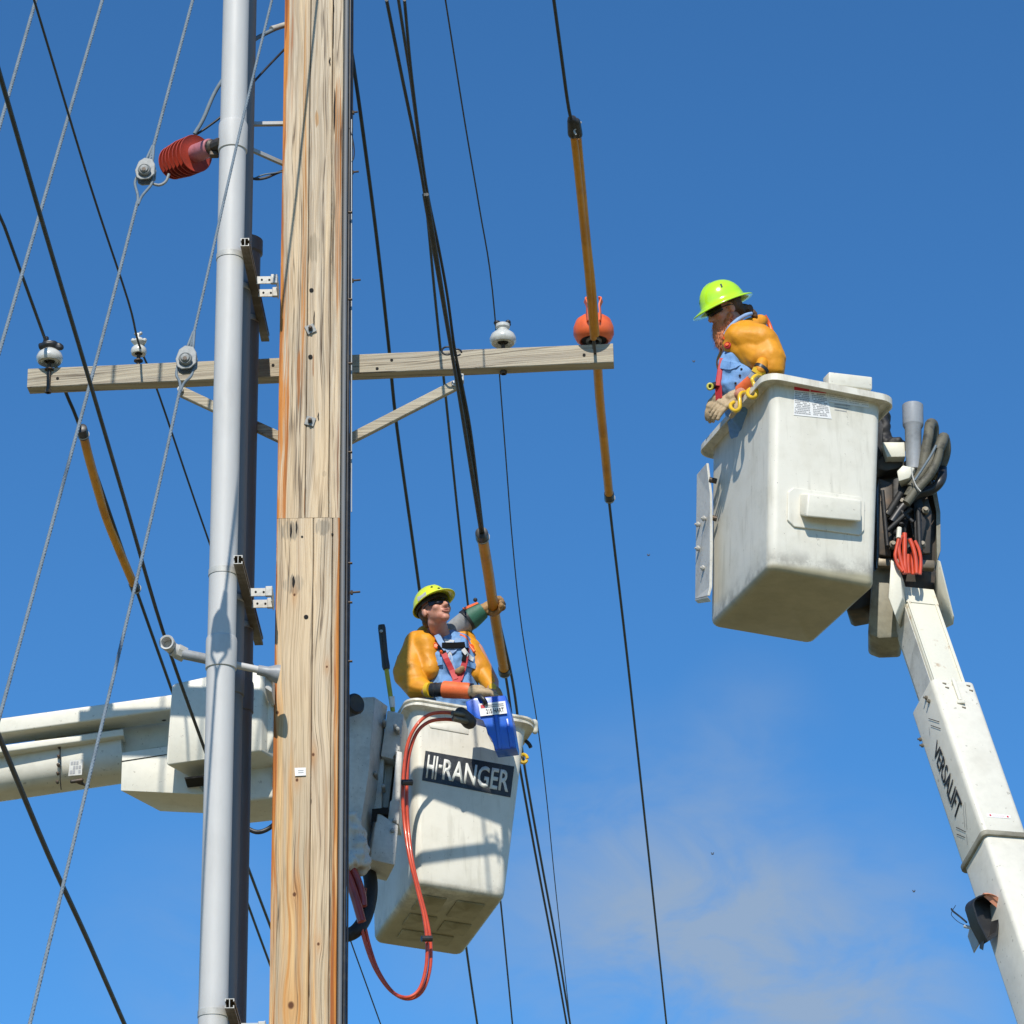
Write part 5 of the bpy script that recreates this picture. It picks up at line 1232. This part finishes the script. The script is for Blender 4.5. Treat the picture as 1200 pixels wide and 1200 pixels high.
def glasses(o, Mh, wide=.066):
    q = lambda *p: Mh @ V(p)
    for s in (-1, 1):
        bm = bmesh.new(); rings = []
        for i in range(9):
            t = i / 8; a = R(8 + 62 * t); x = s * (.006 + .068 * t); y = -.100 + .050 * t * t
            rings.append([q(x, y, .028), q(x, y - .006, .012), q(x, y - .002, -.014 + .006 * t), q(x, y + .006, -.012 + .006 * t), q(x, y + .004, .026)])
        bmobj('lens', loft(bm, rings), M['lens'], o, True, 50)
        bmobj('temple', tube(bmesh.new(), [q(s * .074, -.050, .012), q(s * .083, -.01, .010), q(s * .084, .02, .0)], .004, 8), M['black'], o, True)
    bmobj('glasses_bridge', tube(bmesh.new(), [q(-.01, -.104, .018), q(.01, -.104, .018)], .005, 8), M['black'], o, True)
def lips(o, Mh, open_=.0):
    q = lambda *p: Mh @ V(p)
    for z, r_ in ((-.052, .0055), (-.062 - open_, .0065)):
        bmobj('lip', tube(bmesh.new(), smooth_path([q(-.023, -.083, -.057), q(-.010, -.092, z), q(.010, -.092, z), q(.023, -.083, -.057)], 4), r_, 8), M['lip'], o, True)
    bmobj('mouth_line', tube(bmesh.new(), [q(-.019, -.089, -.057), q(.019, -.089, -.057)], .0028, 6), M['hole'], o, True)
def eyes(o, Mh):
    for s in (-1, 1):
        e = bmobj('eye', icosm(Mh @ V((s * .031, -.077, .004)), .0125, 3), M['eye'], o, True)
        bmobj('pupil', icosm(Mh @ V((s * .031, -.0875, .002)), .0045, 2), M['ink'], e, True)
def legs(hip_l, hip_r, floor_l, floor_r):
    out = []
    for h, f in ((hip_l, floor_l), (hip_r, floor_r)):
        k = h.lerp(f, .5) + V((0, -.04, 0)); out += [('c', h, k, .088, .062), ('c', k, f + V((0, 0, .09)), .058, .045), ('c', f + V((0, .03, .05)), f + V((0, -.13, .04)), .048, .042)]
    return out
def on(bvh, pts, off=.004, Y=None): return [surf(p[0], p[1], bvh, off, Y) for p in pts]

# ---- worker in the lower bucket, face up, sunglasses ---------------------------
Yw = 18.92
w1 = thing('person', b1.F(-.0, .02, .0), 'worker in dark glasses and yellow hard hat looking up from the lower bucket', 'person')
Mh = head_mat(at(510, 716, 18.84), 34, 17, -9, 1.04)
nk = at(519, 752, 18.98)
Fl = lambda x, y: b1.F(x, y, .05)
hipL, hipR = b1.F(.12, .05, .93), b1.F(-.06, .05, .93)
chest = at(528, 778, 18.98); shR, shL = at(491, 757, 18.99), at(556, 762, 19.03)
elR, wrR = at(482, 806, 18.93), at(512, 811, 18.74)
elL, wrL = at(577, 800, 18.98), at(578, 826, 18.72)
body = head_prims(Mh, nk)
body += [('e', chest, (.165, .105, .20)), ('e', at(530, 815, 18.98), (.150, .10, .16)), ('c', hipL, hipR, .12, .12), ('c', at(530, 825, 18.98), hipL.lerp(hipR, .5), .13, .13),
         ('c', nk, at(505, 757, 19.0), .055, .06), ('c', nk, at(545, 760, 19.0), .055, .06), ('c', shR, elR, .058, .046), ('c', elR, wrR, .044, .032), ('c', shL, elL, .056, .042), ('c', elL, wrL, .040, .030),
         ('c', wrR, at(548, 808, 18.68), .030, .03)]
body += legs(hipL, hipR, Fl(.13, .0), Fl(-.08, .0))
bobj = blob('body', body, M['skin'], w1, .0075, 4)
lips(w1, Mh, .003); glasses(w1, Mh)
blob('hair', [('e', Mh @ V((0, .035, .030)), (.080, .088, .080), Mh.to_3x3().normalized()), ('e', Mh @ V((0, .075, -.025)), (.055, .035, .045), Mh.to_3x3().normalized())], M['hair'], w1, .007, 2, .006, .01)
h1 = hat(w1, Mh, M['lime2'], .048, .005, .102, .126, .108, .25, .056)
bv = bvh_of(h1)
for px, py in ((506, 688.5), (514, 690)): bmobj('hat_sticker', lathe(bmesh.new(), [(.008, 0), (.008, .001), (0, .001)], surf(px, py, bv, .001), ray(px, py) * -1, 10), M['ink'], h1)
bmobj('hat_sticker', prism([surf(x, y, bv, .0015) for x, y in ((489, 700), (499, 693.5), (500, 698), (490, 705))], V((0, -.001, 0)), 0), M['galv_l'], h1)
blob('trousers', [('c', hipL, hipR, .13, .13)] + [(a[0], a[1], a[2], a[3] + .012, a[4] + .012) for a in legs(hipL, hipR, Fl(.13, .0), Fl(-.08, .0)) if a[3] > .049], M['pants'], w1, .012, 3)
shirt = blob('shirt', [('e', chest, (.180, .122, .215)), ('e', at(530, 812, 18.97), (.165, .118, .17)), ('c', at(504, 757, 18.99), at(543, 761, 19.0), .07, .058), ('c', at(530, 825, 18.97), hipL.lerp(hipR, .5), .145, .14),
               ('c', at(514, 765, 18.93), at(520, 800, 18.93), .05, .05), ('c', at(544, 768, 18.95), at(540, 800, 18.93), .05, .05)], M['shirt'], w1, .008, 3, .012, .045, 3, .006)
bs = bvh_of(shirt)
# collar and undershirt
for pts in (((512, 744), (516, 752), (522, 760), (526, 764)), ((537, 748), (536, 755), (532, 761), (528, 764))):
    bmobj('collar', ribbon(bmesh.new(), [at(p[0], p[1], 18.855) for p in pts], (0, -1, .1), .036, .012), M['collar'], w1, True)
bmobj('undershirt', prism([at(*p, 18.866) for p in ((520, 748), (533, 750), (529, 762), (525, 760))], V((0, .03, 0)), .004), M['under'], w1)
bmobj('undershirt', prism(on(bs, ((524, 765), (529, 764), (533, 787), (531, 789)), .006, 18.8), V((0, -.006, 0)), 0), M['under'], w1)
bmobj('shirt_placket', ribbon(bmesh.new(), on(bs, ((527, 764), (530, 775), (534, 790), (537, 803)), .006, 18.8), (0, -1, 0), .010, .006), M['collar'], w1)
for pts in (((510, 778), (519, 776)), ((546, 778), (556, 781))):
    bmobj('pocket_flap', ribbon(bmesh.new(), on(bs, pts, .008, 18.8), (0, -1, 0), .035, .006), M['shirt'], w1)
# sleeves: one amber rubber piece, shoulder to wrist, joined across the back
SL = [('c', at(489, 757, 18.99), at(482, 790, 18.94), .094, .108), ('c', at(482, 790, 18.94), at(488, 806, 18.90), .106, .078), ('c', at(490, 806, 18.88), at(501, 808, 18.82), .070, .046),
      ('c', at(497, 752, 18.96), at(510, 757, 18.93), .075, .045), ('c', at(499, 757, 18.94), at(504, 785, 18.90), .085, .065), ('c', at(500, 745, 19.06), at(545, 752, 19.08), .07, .07)]
slR = blob('sleeve', SL, M['sleeve'], w1, .007, 9, .014, .13, 5, .003)
SL = [('c', at(550, 764, 18.99), at(562, 783, 18.98), .076, .068), ('c', at(563, 783, 19.0), at(575, 804, 18.92), .064, .040), ('c', at(553, 765, 18.98), at(556, 790, 18.95), .045, .045), ('c', at(540, 750, 19.02), at(553, 760, 19.02), .045, .06)]
slL = blob('sleeve', SL, M['sleeve'], w1, .007, 7, .010, .11, 9, .003)
bsl = bvh_of(slR); bsl2 = bvh_of(slL)
tube_obj('sleeve_trim', on(bsl, ((502, 738), (508, 745), (513, 752), (516, 759)), .004, 18.85) + [at(517, 765, 18.84)], .010, M['trim'], w1, 8, 4)
tube_obj('sleeve_trim', [at(539, 744, 18.92), at(546, 748, 18.92), at(550, 756, 18.91), at(556, 764, 18.90)], .010, M['trim'], w1, 8, 4)
for px, py, b_ in ((510.5, 757, bsl), (551.5, 759, bsl2)):
    c = surf(px, py, b_, .002, 18.87)
    bmobj('sleeve_button', lathe(bmesh.new(), [(.022, -.01), (.022, .006), (.016, .010), (.012, .006), (0, .006)], c, (.05, -1, .1), 18), M['trim'], w1, True)
# harness
hs_ = lambda pts, wd, m, off=.012: bmobj('harness_strap', ribbon(bmesh.new(), smooth_path(on(bs, pts, off, 18.82), 3), (0, -1, 0), wd, .008), M[m], w1)
hs_(((515, 757.5), (523, 758.5), (532, 758), (544, 757.5)), .036, 'web', .02)
hs_(((519, 762), (523, 772), (529, 785), (533, 797)), .034, 'redstrap')
hs_(((546, 760), (545, 772), (541, 786), (537, 798)), .036, 'redstrap')
hs_(((516, 757), (521, 768)), .03, 'web', .016); hs_(((545, 760), (543, 776)), .026, 'web', .016)
hs_(((534, 790), (535, 805)), .05, 'redstrap')
bmobj('white_strap', ribbon(bmesh.new(), smooth_path(on(bs, ((541, 762), (545, 767), (549, 771), (553, 774)), .018, 18.82), 4), (0, -1, 0), .026, .008), M['label'], w1)
blob('clipped_pouch', [('c', surf(537, 790, bs, .03, 18.8), surf(541, 783, bs, .03, 18.8), .022, .018)], M['tan_d'], w1, .006, 2)
# near hand resting on the rim: yellow ring, black gauntlet, orange cuff, leather glove
hp = [at(501.5, 809, 18.76), at(506, 808.5, 18.74), at(521, 808, 18.70), at(552, 810, 18.64)]
bmobj('sleeve_ring', tube(bmesh.new(), [hp[0], hp[1]], .048, 20), M['yellow'], w1, True)
bmobj('gauntlet', tube(bmesh.new(), [hp[1], hp[1].lerp(hp[2], .35), hp[1].lerp(hp[2], .4), hp[1].lerp(hp[2], .7), hp[2]], [.042, .045, .041, .044, .042], 20), M['black'], w1, True)
cuff = bmobj('glove_cuff', tube(bmesh.new(), smooth_path([hp[2] - V((.004, 0, 0)), hp[2].lerp(hp[3], .5), hp[3]], 4), [.052] * 4 + [.050] * 4 + [.046], 22), M['orubber'], w1, True)
bmobj('glove_strap', tube(bmesh.new(), [hp[3] - V((.005, 0, 0)), hp[3] + V((.018, 0, 0))], .048, 20), M['black'], w1, True)
blob('glove', hand_prims(at(556, 810, 18.62), (.97, .0, -.10), (-.05, -.45, .9), .42, 1, 1.05, 1.2), M['tan'], w1, .004, 1, .0015, .02)
blob('glove', hand_prims(at(581, 812, 18.86), (.2, -.4, -.9), (.5, -.7, .4), .5, -1, 1.0, 1.2), M['tan_d'], w1, .005, 2)
blob('sleeve_ring', [('c', at(577, 805, 18.86), at(579, 811, 18.85), .026, .03)], M['yellow'], w1, .006, 2)

# ---- third worker, hidden but for the raised gloved arm -------------------------
w3 = thing('person', b1.F(-.02, .30, .0), 'worker hidden behind the one in dark glasses, only the raised gloved arm showing', 'person')
Mh3 = head_mat(at(511, 722, 19.36), 30, 10, 0, .92)
nk3 = at(520, 762, 19.36); el3, wr3 = at(534, 737, 19.12), at(556, 722, 19.06); sh3 = at(543, 775, 19.26)
hl, hr = b1.F(.10, .30, .90), b1.F(-.12, .30, .90)
blob('body', head_prims(Mh3, nk3) + [('e', at(522, 792, 19.36), (.15, .10, .2)), ('c', at(525, 815, 19.36), hl.lerp(hr, .5), .12, .12), ('c', hl, hr, .11, .11), ('c', nk3, sh3, .05, .055), ('c', sh3, el3, .052, .042), ('c', el3, wr3, .04, .03), ('c', wr3, at(562, 717, 19.04), .03, .03),
     ('c', nk3, at(500, 775, 19.38), .05, .055), ('c', at(500, 775, 19.38), at(497, 815, 19.34), .05, .04)] + legs(hl, hr, Fl(.10, .30), Fl(-.12, .30)), M['skin'], w3, .009, 4)
blob('shirt', [('e', at(522, 792, 19.36), (.16, .11, .21)), ('c', at(525, 812, 19.36), hl.lerp(hr, .5), .13, .13), ('c', nk3 - V((0, 0, .06)), sh3, .06, .062), ('c', sh3, el3 - V((0, 0, .03)), .058, .05)], M['shirt'], w3, .01, 4)
blob('trousers', [('c', hl, hr, .12, .12)] + [(a[0], a[1], a[2], a[3] + .012, a[4] + .012) for a in legs(hl, hr, Fl(.10, .30), Fl(-.12, .30)) if a[3] > .049], M['pants'], w3, .012, 3)
hat(w3, Mh3, M['lime2'], .0, .0, .102, .126, .100, .25, .050)
bmobj('gauntlet', tube(bmesh.new(), [at(527, 742, 19.06), at(537, 734.5, 19.05), at(549, 726, 19.03)], [.058, .062, .066], 24), M['cyl'], w3, True)
bmobj('gauntlet_ring', tube(bmesh.new(), [at(546, 728, 19.03), at(549.5, 725.5, 19.03)], .072, 24), M['black'], w3, True)
bmobj('yellow_edge', tube(bmesh.new(), [at(526, 738, 19.0), at(528, 744, 18.99), at(533, 747, 19.0)], .009, 8), M['yellow'], w3, True)
ca, cb = at(550, 725, 19.03), at(566, 714.5, 19.02)
bm = bmesh.new(); tube(bm, [ca, ca.lerp(cb, .5), cb], [.074, .066, .054], 24)
bmobj('glove_cuff', bm, M['green'], w3, True)
cax = (cb - ca).normalized(); cu = V((0, 0, 1)) - cax * cax.z; cu.normalize(); cs = cax.cross(cu)
bm = bmesh.new(); rr_ = []
for i in range(5):
    t = i / 4; p = ca.lerp(cb, t * .95); r_ = .079 - .018 * t
    rr_.append([p + (cu * math.cos(a) + cs * math.sin(a)) * r_ for a in [R(-60 + 12 * k) for k in range(11)]] + [p + (cu * math.cos(a) + cs * math.sin(a)) * (r_ - .008) for a in [R(60 - 12 * k) for k in range(11)]])
loft(bm, rr_); bmobj('cuff_facing', bm, M['orubber'], w3, True)
bmobj('cuff_button', icosm(at(557, 703, 19.02), .014), M['ink'], w3, True)
hs0 = at(567.5, 714, 19.045)
blob('glove', hand_prims(hs0, (.96, .03, .26), (-.1, 1, -.1), (1.0, .95, .95, 1.0), 1, 1.03, 1.22, .02, 1.2), M['tan_d'], w3, .0045, 2, .004, .02)

# ---- bearded worker in the right bucket ------------------------------------------
Y2w = 17.12
w2 = thing('person', b2.F(-.08, .20, .0), 'red-bearded worker in a full-brim lime hard hat leaning out of the right bucket', 'person')
Mh = head_mat(at(848.5, 364, Y2w), -73, -27, 8, 1.02)
nk = at(868, 393, Y2w + .03)
hL, hR = b2.F(-.02, .16, .92), b2.F(-.10, .38, .92)
ch = at(878, 424, Y2w + .05)
body = head_prims(Mh, nk)
shN, elN, wrN = at(896, 408, Y2w - .10), at(902, 436, Y2w - .10), at(880, 449, Y2w - .12)
shF, elF, wrF = at(862, 405, Y2w + .22), at(852, 440, Y2w + .28), at(846, 462, Y2w + .28)
Bt = basis((-.45, -.1, .9), (1, 0, 0))
body += [('e', ch, (.12, .16, .19), Bt), ('e', at(872, 455, Y2w + .06), (.125, .15, .15)), ('c', at(878, 475, Y2w + .08), hL.lerp(hR, .5), .13, .13), ('c', hL, hR, .115, .115),
         ('c', nk, shN, .06, .06), ('c', nk, shF, .055, .055), ('c', shN, elN, .055, .045), ('c', elN, wrN, .043, .032), ('c', shF, elF, .055, .045), ('c', elF, wrF, .04, .032), ('c', wrN, at(866, 462, Y2w - .10), .03, .03)]
Fl2 = lambda x, y: b2.F(x, y, .05)
lg = legs(hL, hR, Fl2(.02, .10), Fl2(-.04, .36))
blob('body', body + lg, M['skin'], w2, .0075, 4)
eyes(w2, Mh); lips(w2, Mh); glasses(w2, Mh)
Bh = Mh.to_3x3().normalized()
blob('hair', [('e', Mh @ V((0, .030, .030)), (.082, .092, .080), Bh), ('e', Mh @ V((0, .085, -.022)), (.058, .035, .05), Bh), ('c', Mh @ V((0, .10, -.01)), Mh @ V((.0, .15, -.04)), .02, .028), ('c', Mh @ V((.0, .15, -.04)), Mh @ V((.01, .165, -.09)), .028, .018)], M['hair'], w2, .007, 2, .007, .012)
bmobj('hair_tie', tube(bmesh.new(), [Mh @ V((0, .112, -.018)), Mh @ V((0, .124, -.024))], .026, 12), M['black'], w2, True)
brd = blob('beard', [('e', Mh @ V((0, -.066, -.088)), (.054, .048, .048), Bh), ('e', Mh @ V((0, -.086, -.130)), (.050, .048, .055), Bh), ('e', Mh @ V((0, -.100, -.165)), (.040, .040, .042), Bh),
      ('c', Mh @ V((.062, -.010, -.045)), Mh @ V((.045, -.045, -.085)), .016, .024), ('c', Mh @ V((-.062, -.010, -.045)), Mh @ V((-.045, -.045, -.085)), .016, .024),
      ('c', Mh @ V((.028, -.084, -.055)), Mh @ V((-.028, -.084, -.055)), .010, .010)], M['beard'], w2, .006, 2, .005, .012)
rnd = random.Random(5); bm = bmesh.new(); Lb = WORLD[brd]; vs = list(brd.data.vertices)
for i in range(900):
    v = rnd.choice(vs); p = v.co + Lb; n = v.normal
    d = (n * .6 + Bh @ V((0, -.25, -1)) + V((rnd.uniform(-.4, .4), rnd.uniform(-.4, .4), rnd.uniform(-.4, .4)))).normalized() * rnd.uniform(.018, .042)
    s = n.cross(d).normalized() * .0012
    a = [bm.verts.new(p + s), bm.verts.new(p - s), bm.verts.new(p + d)]; bm.faces.new(a)
me = bpy.data.meshes.new('beard_hairs'); bm.to_mesh(me); bm.free()
tag(finish('beard_hairs', me, M['beard'], brd), kind='stuff')
h2 = hat(w2, Mh, M['lime'], .018, .040, .112, .138, .130, .42)
bv = bvh_of(h2)
bmobj('hat_sticker', prism([surf(x, y, bv, .0015) for x, y in ((843.5, 333), (845.5, 332.5), (847, 336.5), (845, 337))], V((0, -.001, 0)), 0), M['ink'], h2)
bmobj('hat_sticker', prism([surf(x, y, bv, .0015) for x, y in ((818, 351), (819.5, 346), (820.5, 352), (820, 357))], V((-.001, -.001, 0)), 0), M['green'], h2)
blob('trousers', [('c', hL, hR, .128, .128)] + [(a[0], a[1], a[2], a[3] + .012, a[4] + .012) for a in lg if a[3] > .049], M['pants'], w2, .012, 3)
shirt = blob('shirt', [('e', ch, (.135, .17, .20), Bt), ('e', at(871, 452, Y2w + .06), (.142, .165, .16)), ('c', at(878, 475, Y2w + .08), hL.lerp(hR, .5), .145, .14), ('c', at(856, 425, Y2w - .02), at(860, 455, Y2w - .02), .07, .085), ('c', shF, elF, .07, .055)], M['shirt'], w2, .008, 3, .014, .05, 8, .006)
bs = bvh_of(shirt)
tube_obj('collar', [at(850, 392, Y2w - .04), at(855, 384, Y2w - .07), at(863, 376, Y2w - .08), at(873, 370, Y2w - .05), at(880, 367.5, Y2w + .02)], .0125, M['collar'], w2, 10, 4)
for i, pts in enumerate((((845, 427), (856, 429), (864, 426)), )):
    bmobj('pocket_flap', ribbon(bmesh.new(), smooth_path(on(bs, pts, .004, Y2w - .1), 3), (-.4, -1, 0), .05, .006), M['shirt'], w2)
for x, y in ((867, 440), (862, 449), (869, 433)): bmobj('shirt_button', icosm(surf(x, y, bs, .004, Y2w - .1), .007), M['ink'], w2)
SL = [('e', at(874, 397, Y2w + .0), (.13, .13, .105)), ('e', at(888, 406, Y2w - .02), (.125, .13, .115)), ('c', at(872, 408, Y2w - .06), at(893, 420, Y2w - .10), .070, .085), ('c', at(866, 396, Y2w - .06), at(892, 402, Y2w - .08), .092, .105), ('c', at(892, 402, Y2w - .06), at(903, 421, Y2w - .10), .10, .092), ('c', at(903, 418, Y2w - .1), at(905, 432, Y2w - .1), .085, .078),
      ('c', at(858, 404, Y2w - .05), at(880, 424, Y2w - .07), .058, .050), ('c', at(876, 385, Y2w + .08), at(891, 377, Y2w + .12), .055, .042), ('c', at(865, 402, Y2w + .18), at(856, 425, Y2w + .24), .09, .085), ('c', at(890, 418, Y2w - .1), at(896, 432, Y2w - .14), .06, .03)]
slv = blob('sleeve', SL, M['sleeve'], w2, .007, 10, .008, .12, 2, .003)
bsl = bvh_of(slv)
tube_obj('sleeve_trim', on(bsl, ((849, 396), (846.5, 402), (847, 409)), .002, Y2w - .1), .009, M['trim'], w2, 8, 4)
tube_obj('sleeve_trim', [at(896, 370, Y2w + .14), at(901, 379, Y2w + .16), at(905, 390, Y2w + .15)], .012, M['trim'], w2, 8, 4)
c = surf(853, 404.5, bsl, .003, Y2w - .12)
bmobj('sleeve_button', lathe(bmesh.new(), [(.021, -.01), (.021, .004), (.017, .007), (.012, .003), (0, .003)], c, (-.45, -1, .1), 18), M['redstrap'], w2, True)
bmobj('sleeve_button', lathe(bmesh.new(), [(.012, 0), (.010, .004), (0, .005)], c + V((-.004, -.008, 0)), (-.45, -1, .1), 14), M['trim'], w2, True)
tube_obj('sleeve_seam', on(bsl, ((848, 413), (858, 423), (868, 431), (881, 438)), .0, Y2w - .1), .006, M['black'], w2, 8, 4)
blob('sleeve_cuff', [('c', at(893, 425, Y2w - .17), at(891, 434, Y2w - .19), .034, .036)], M['sleeve'], w2, .006, 3)
bmobj('sleeve_ring', tube(bmesh.new(), [at(893, 431, Y2w - .18), at(891, 434, Y2w - .18)], .045, 20), M['black'], w2, True)
bmobj('gauntlet', tube(bmesh.new(), [at(891, 434, Y2w - .18), at(888, 439, Y2w - .17)], .043, 20), M['yellow'], w2, True)
bmobj('gauntlet', tube(bmesh.new(), [at(889, 438, Y2w - .17), at(882, 446, Y2w - .15)], [.040, .038], 20), M['cyl'], w2, True)
bmobj('glove_cuff', tube(bmesh.new(), [at(884, 445, Y2w - .15), at(867, 459, Y2w - .08)], [.042, .038], 20), M['orubber'], w2, True)
blob('glove', hand_prims(at(863.5, 463, Y2w - .06), (-.80, -.05, -.60), (-.35, -.85, .40), .20, 1, 1.16, 1.08, .10, .3), M['tan'], w2, .0032, 1, .001, .02)
blob('glove', hand_prims(at(845, 463, Y2w + .28), (-.5, 0, -.8), (-.6, -.6, -.2), .4, -1, 1.05, 1.2), M['tan'], w2, .005, 2)
bmobj('harness_strap', ribbon(bmesh.new(), smooth_path([at(846, 424, Y2w - .05), at(844, 436, Y2w - .05), at(842, 450, Y2w - .05), at(842.5, 468, Y2w - .05)], 4), (-.8, -.6, 0), .045, .012), M['redstrap'], w2)
bmobj('harness_strap', ribbon(bmesh.new(), [at(845.5, 420, Y2w - .06), at(841, 452, Y2w - .07)], (0, -1, 0), .022, .01), M['redstrap'], w2)
blob('clipped_tool', [('c', at(832, 453.5, Y2w - .05), at(842, 450, Y2w - .03), .022, .018)], M['black'], w2, .006, 2)
bmobj('tool_ring', tube(bmesh.new(), [at(832 + 3 * math.cos(a), 453 + 3.4 * math.sin(a), Y2w - .075) for a in [q * PI / 6 for q in range(13)]], .0075, 8), M['fgyellow'], w2, True)
# yellow hanger hooks over the rim
for pts, lab in ((((891, 440.5, 16.9), (886, 440.3, 16.86), (881.5, 444.5, 16.84), (883.3, 450, 16.84), (886.7, 459.3, 16.82), (885.3, 464.7, 16.82), (881.3, 466, 16.84), (876.9, 463.3, 16.86), (876, 459, 16.88), (879, 456, 16.90)), 'yellow S-shaped hook on the right bucket\'s rim, nearer the orange cuff'),
                 (((874, 459.5, 17.0), (869, 460.5, 16.96), (866.7, 464, 16.93), (866.9, 471.3, 16.92), (866.7, 478, 16.92), (862.7, 481.5, 16.93), (857.5, 479.3, 16.96), (856, 474.7, 16.98), (860, 471.3, 17.0)), 'yellow S-shaped hook on the right bucket\'s rim, beside the tan glove')):
    tag(tube_obj('rim_hook', [at(*p) for p in pts], .0115, M['yellow'], None, 12, 6), lab, 'hook', 'yellow hooks on the bucket rim')
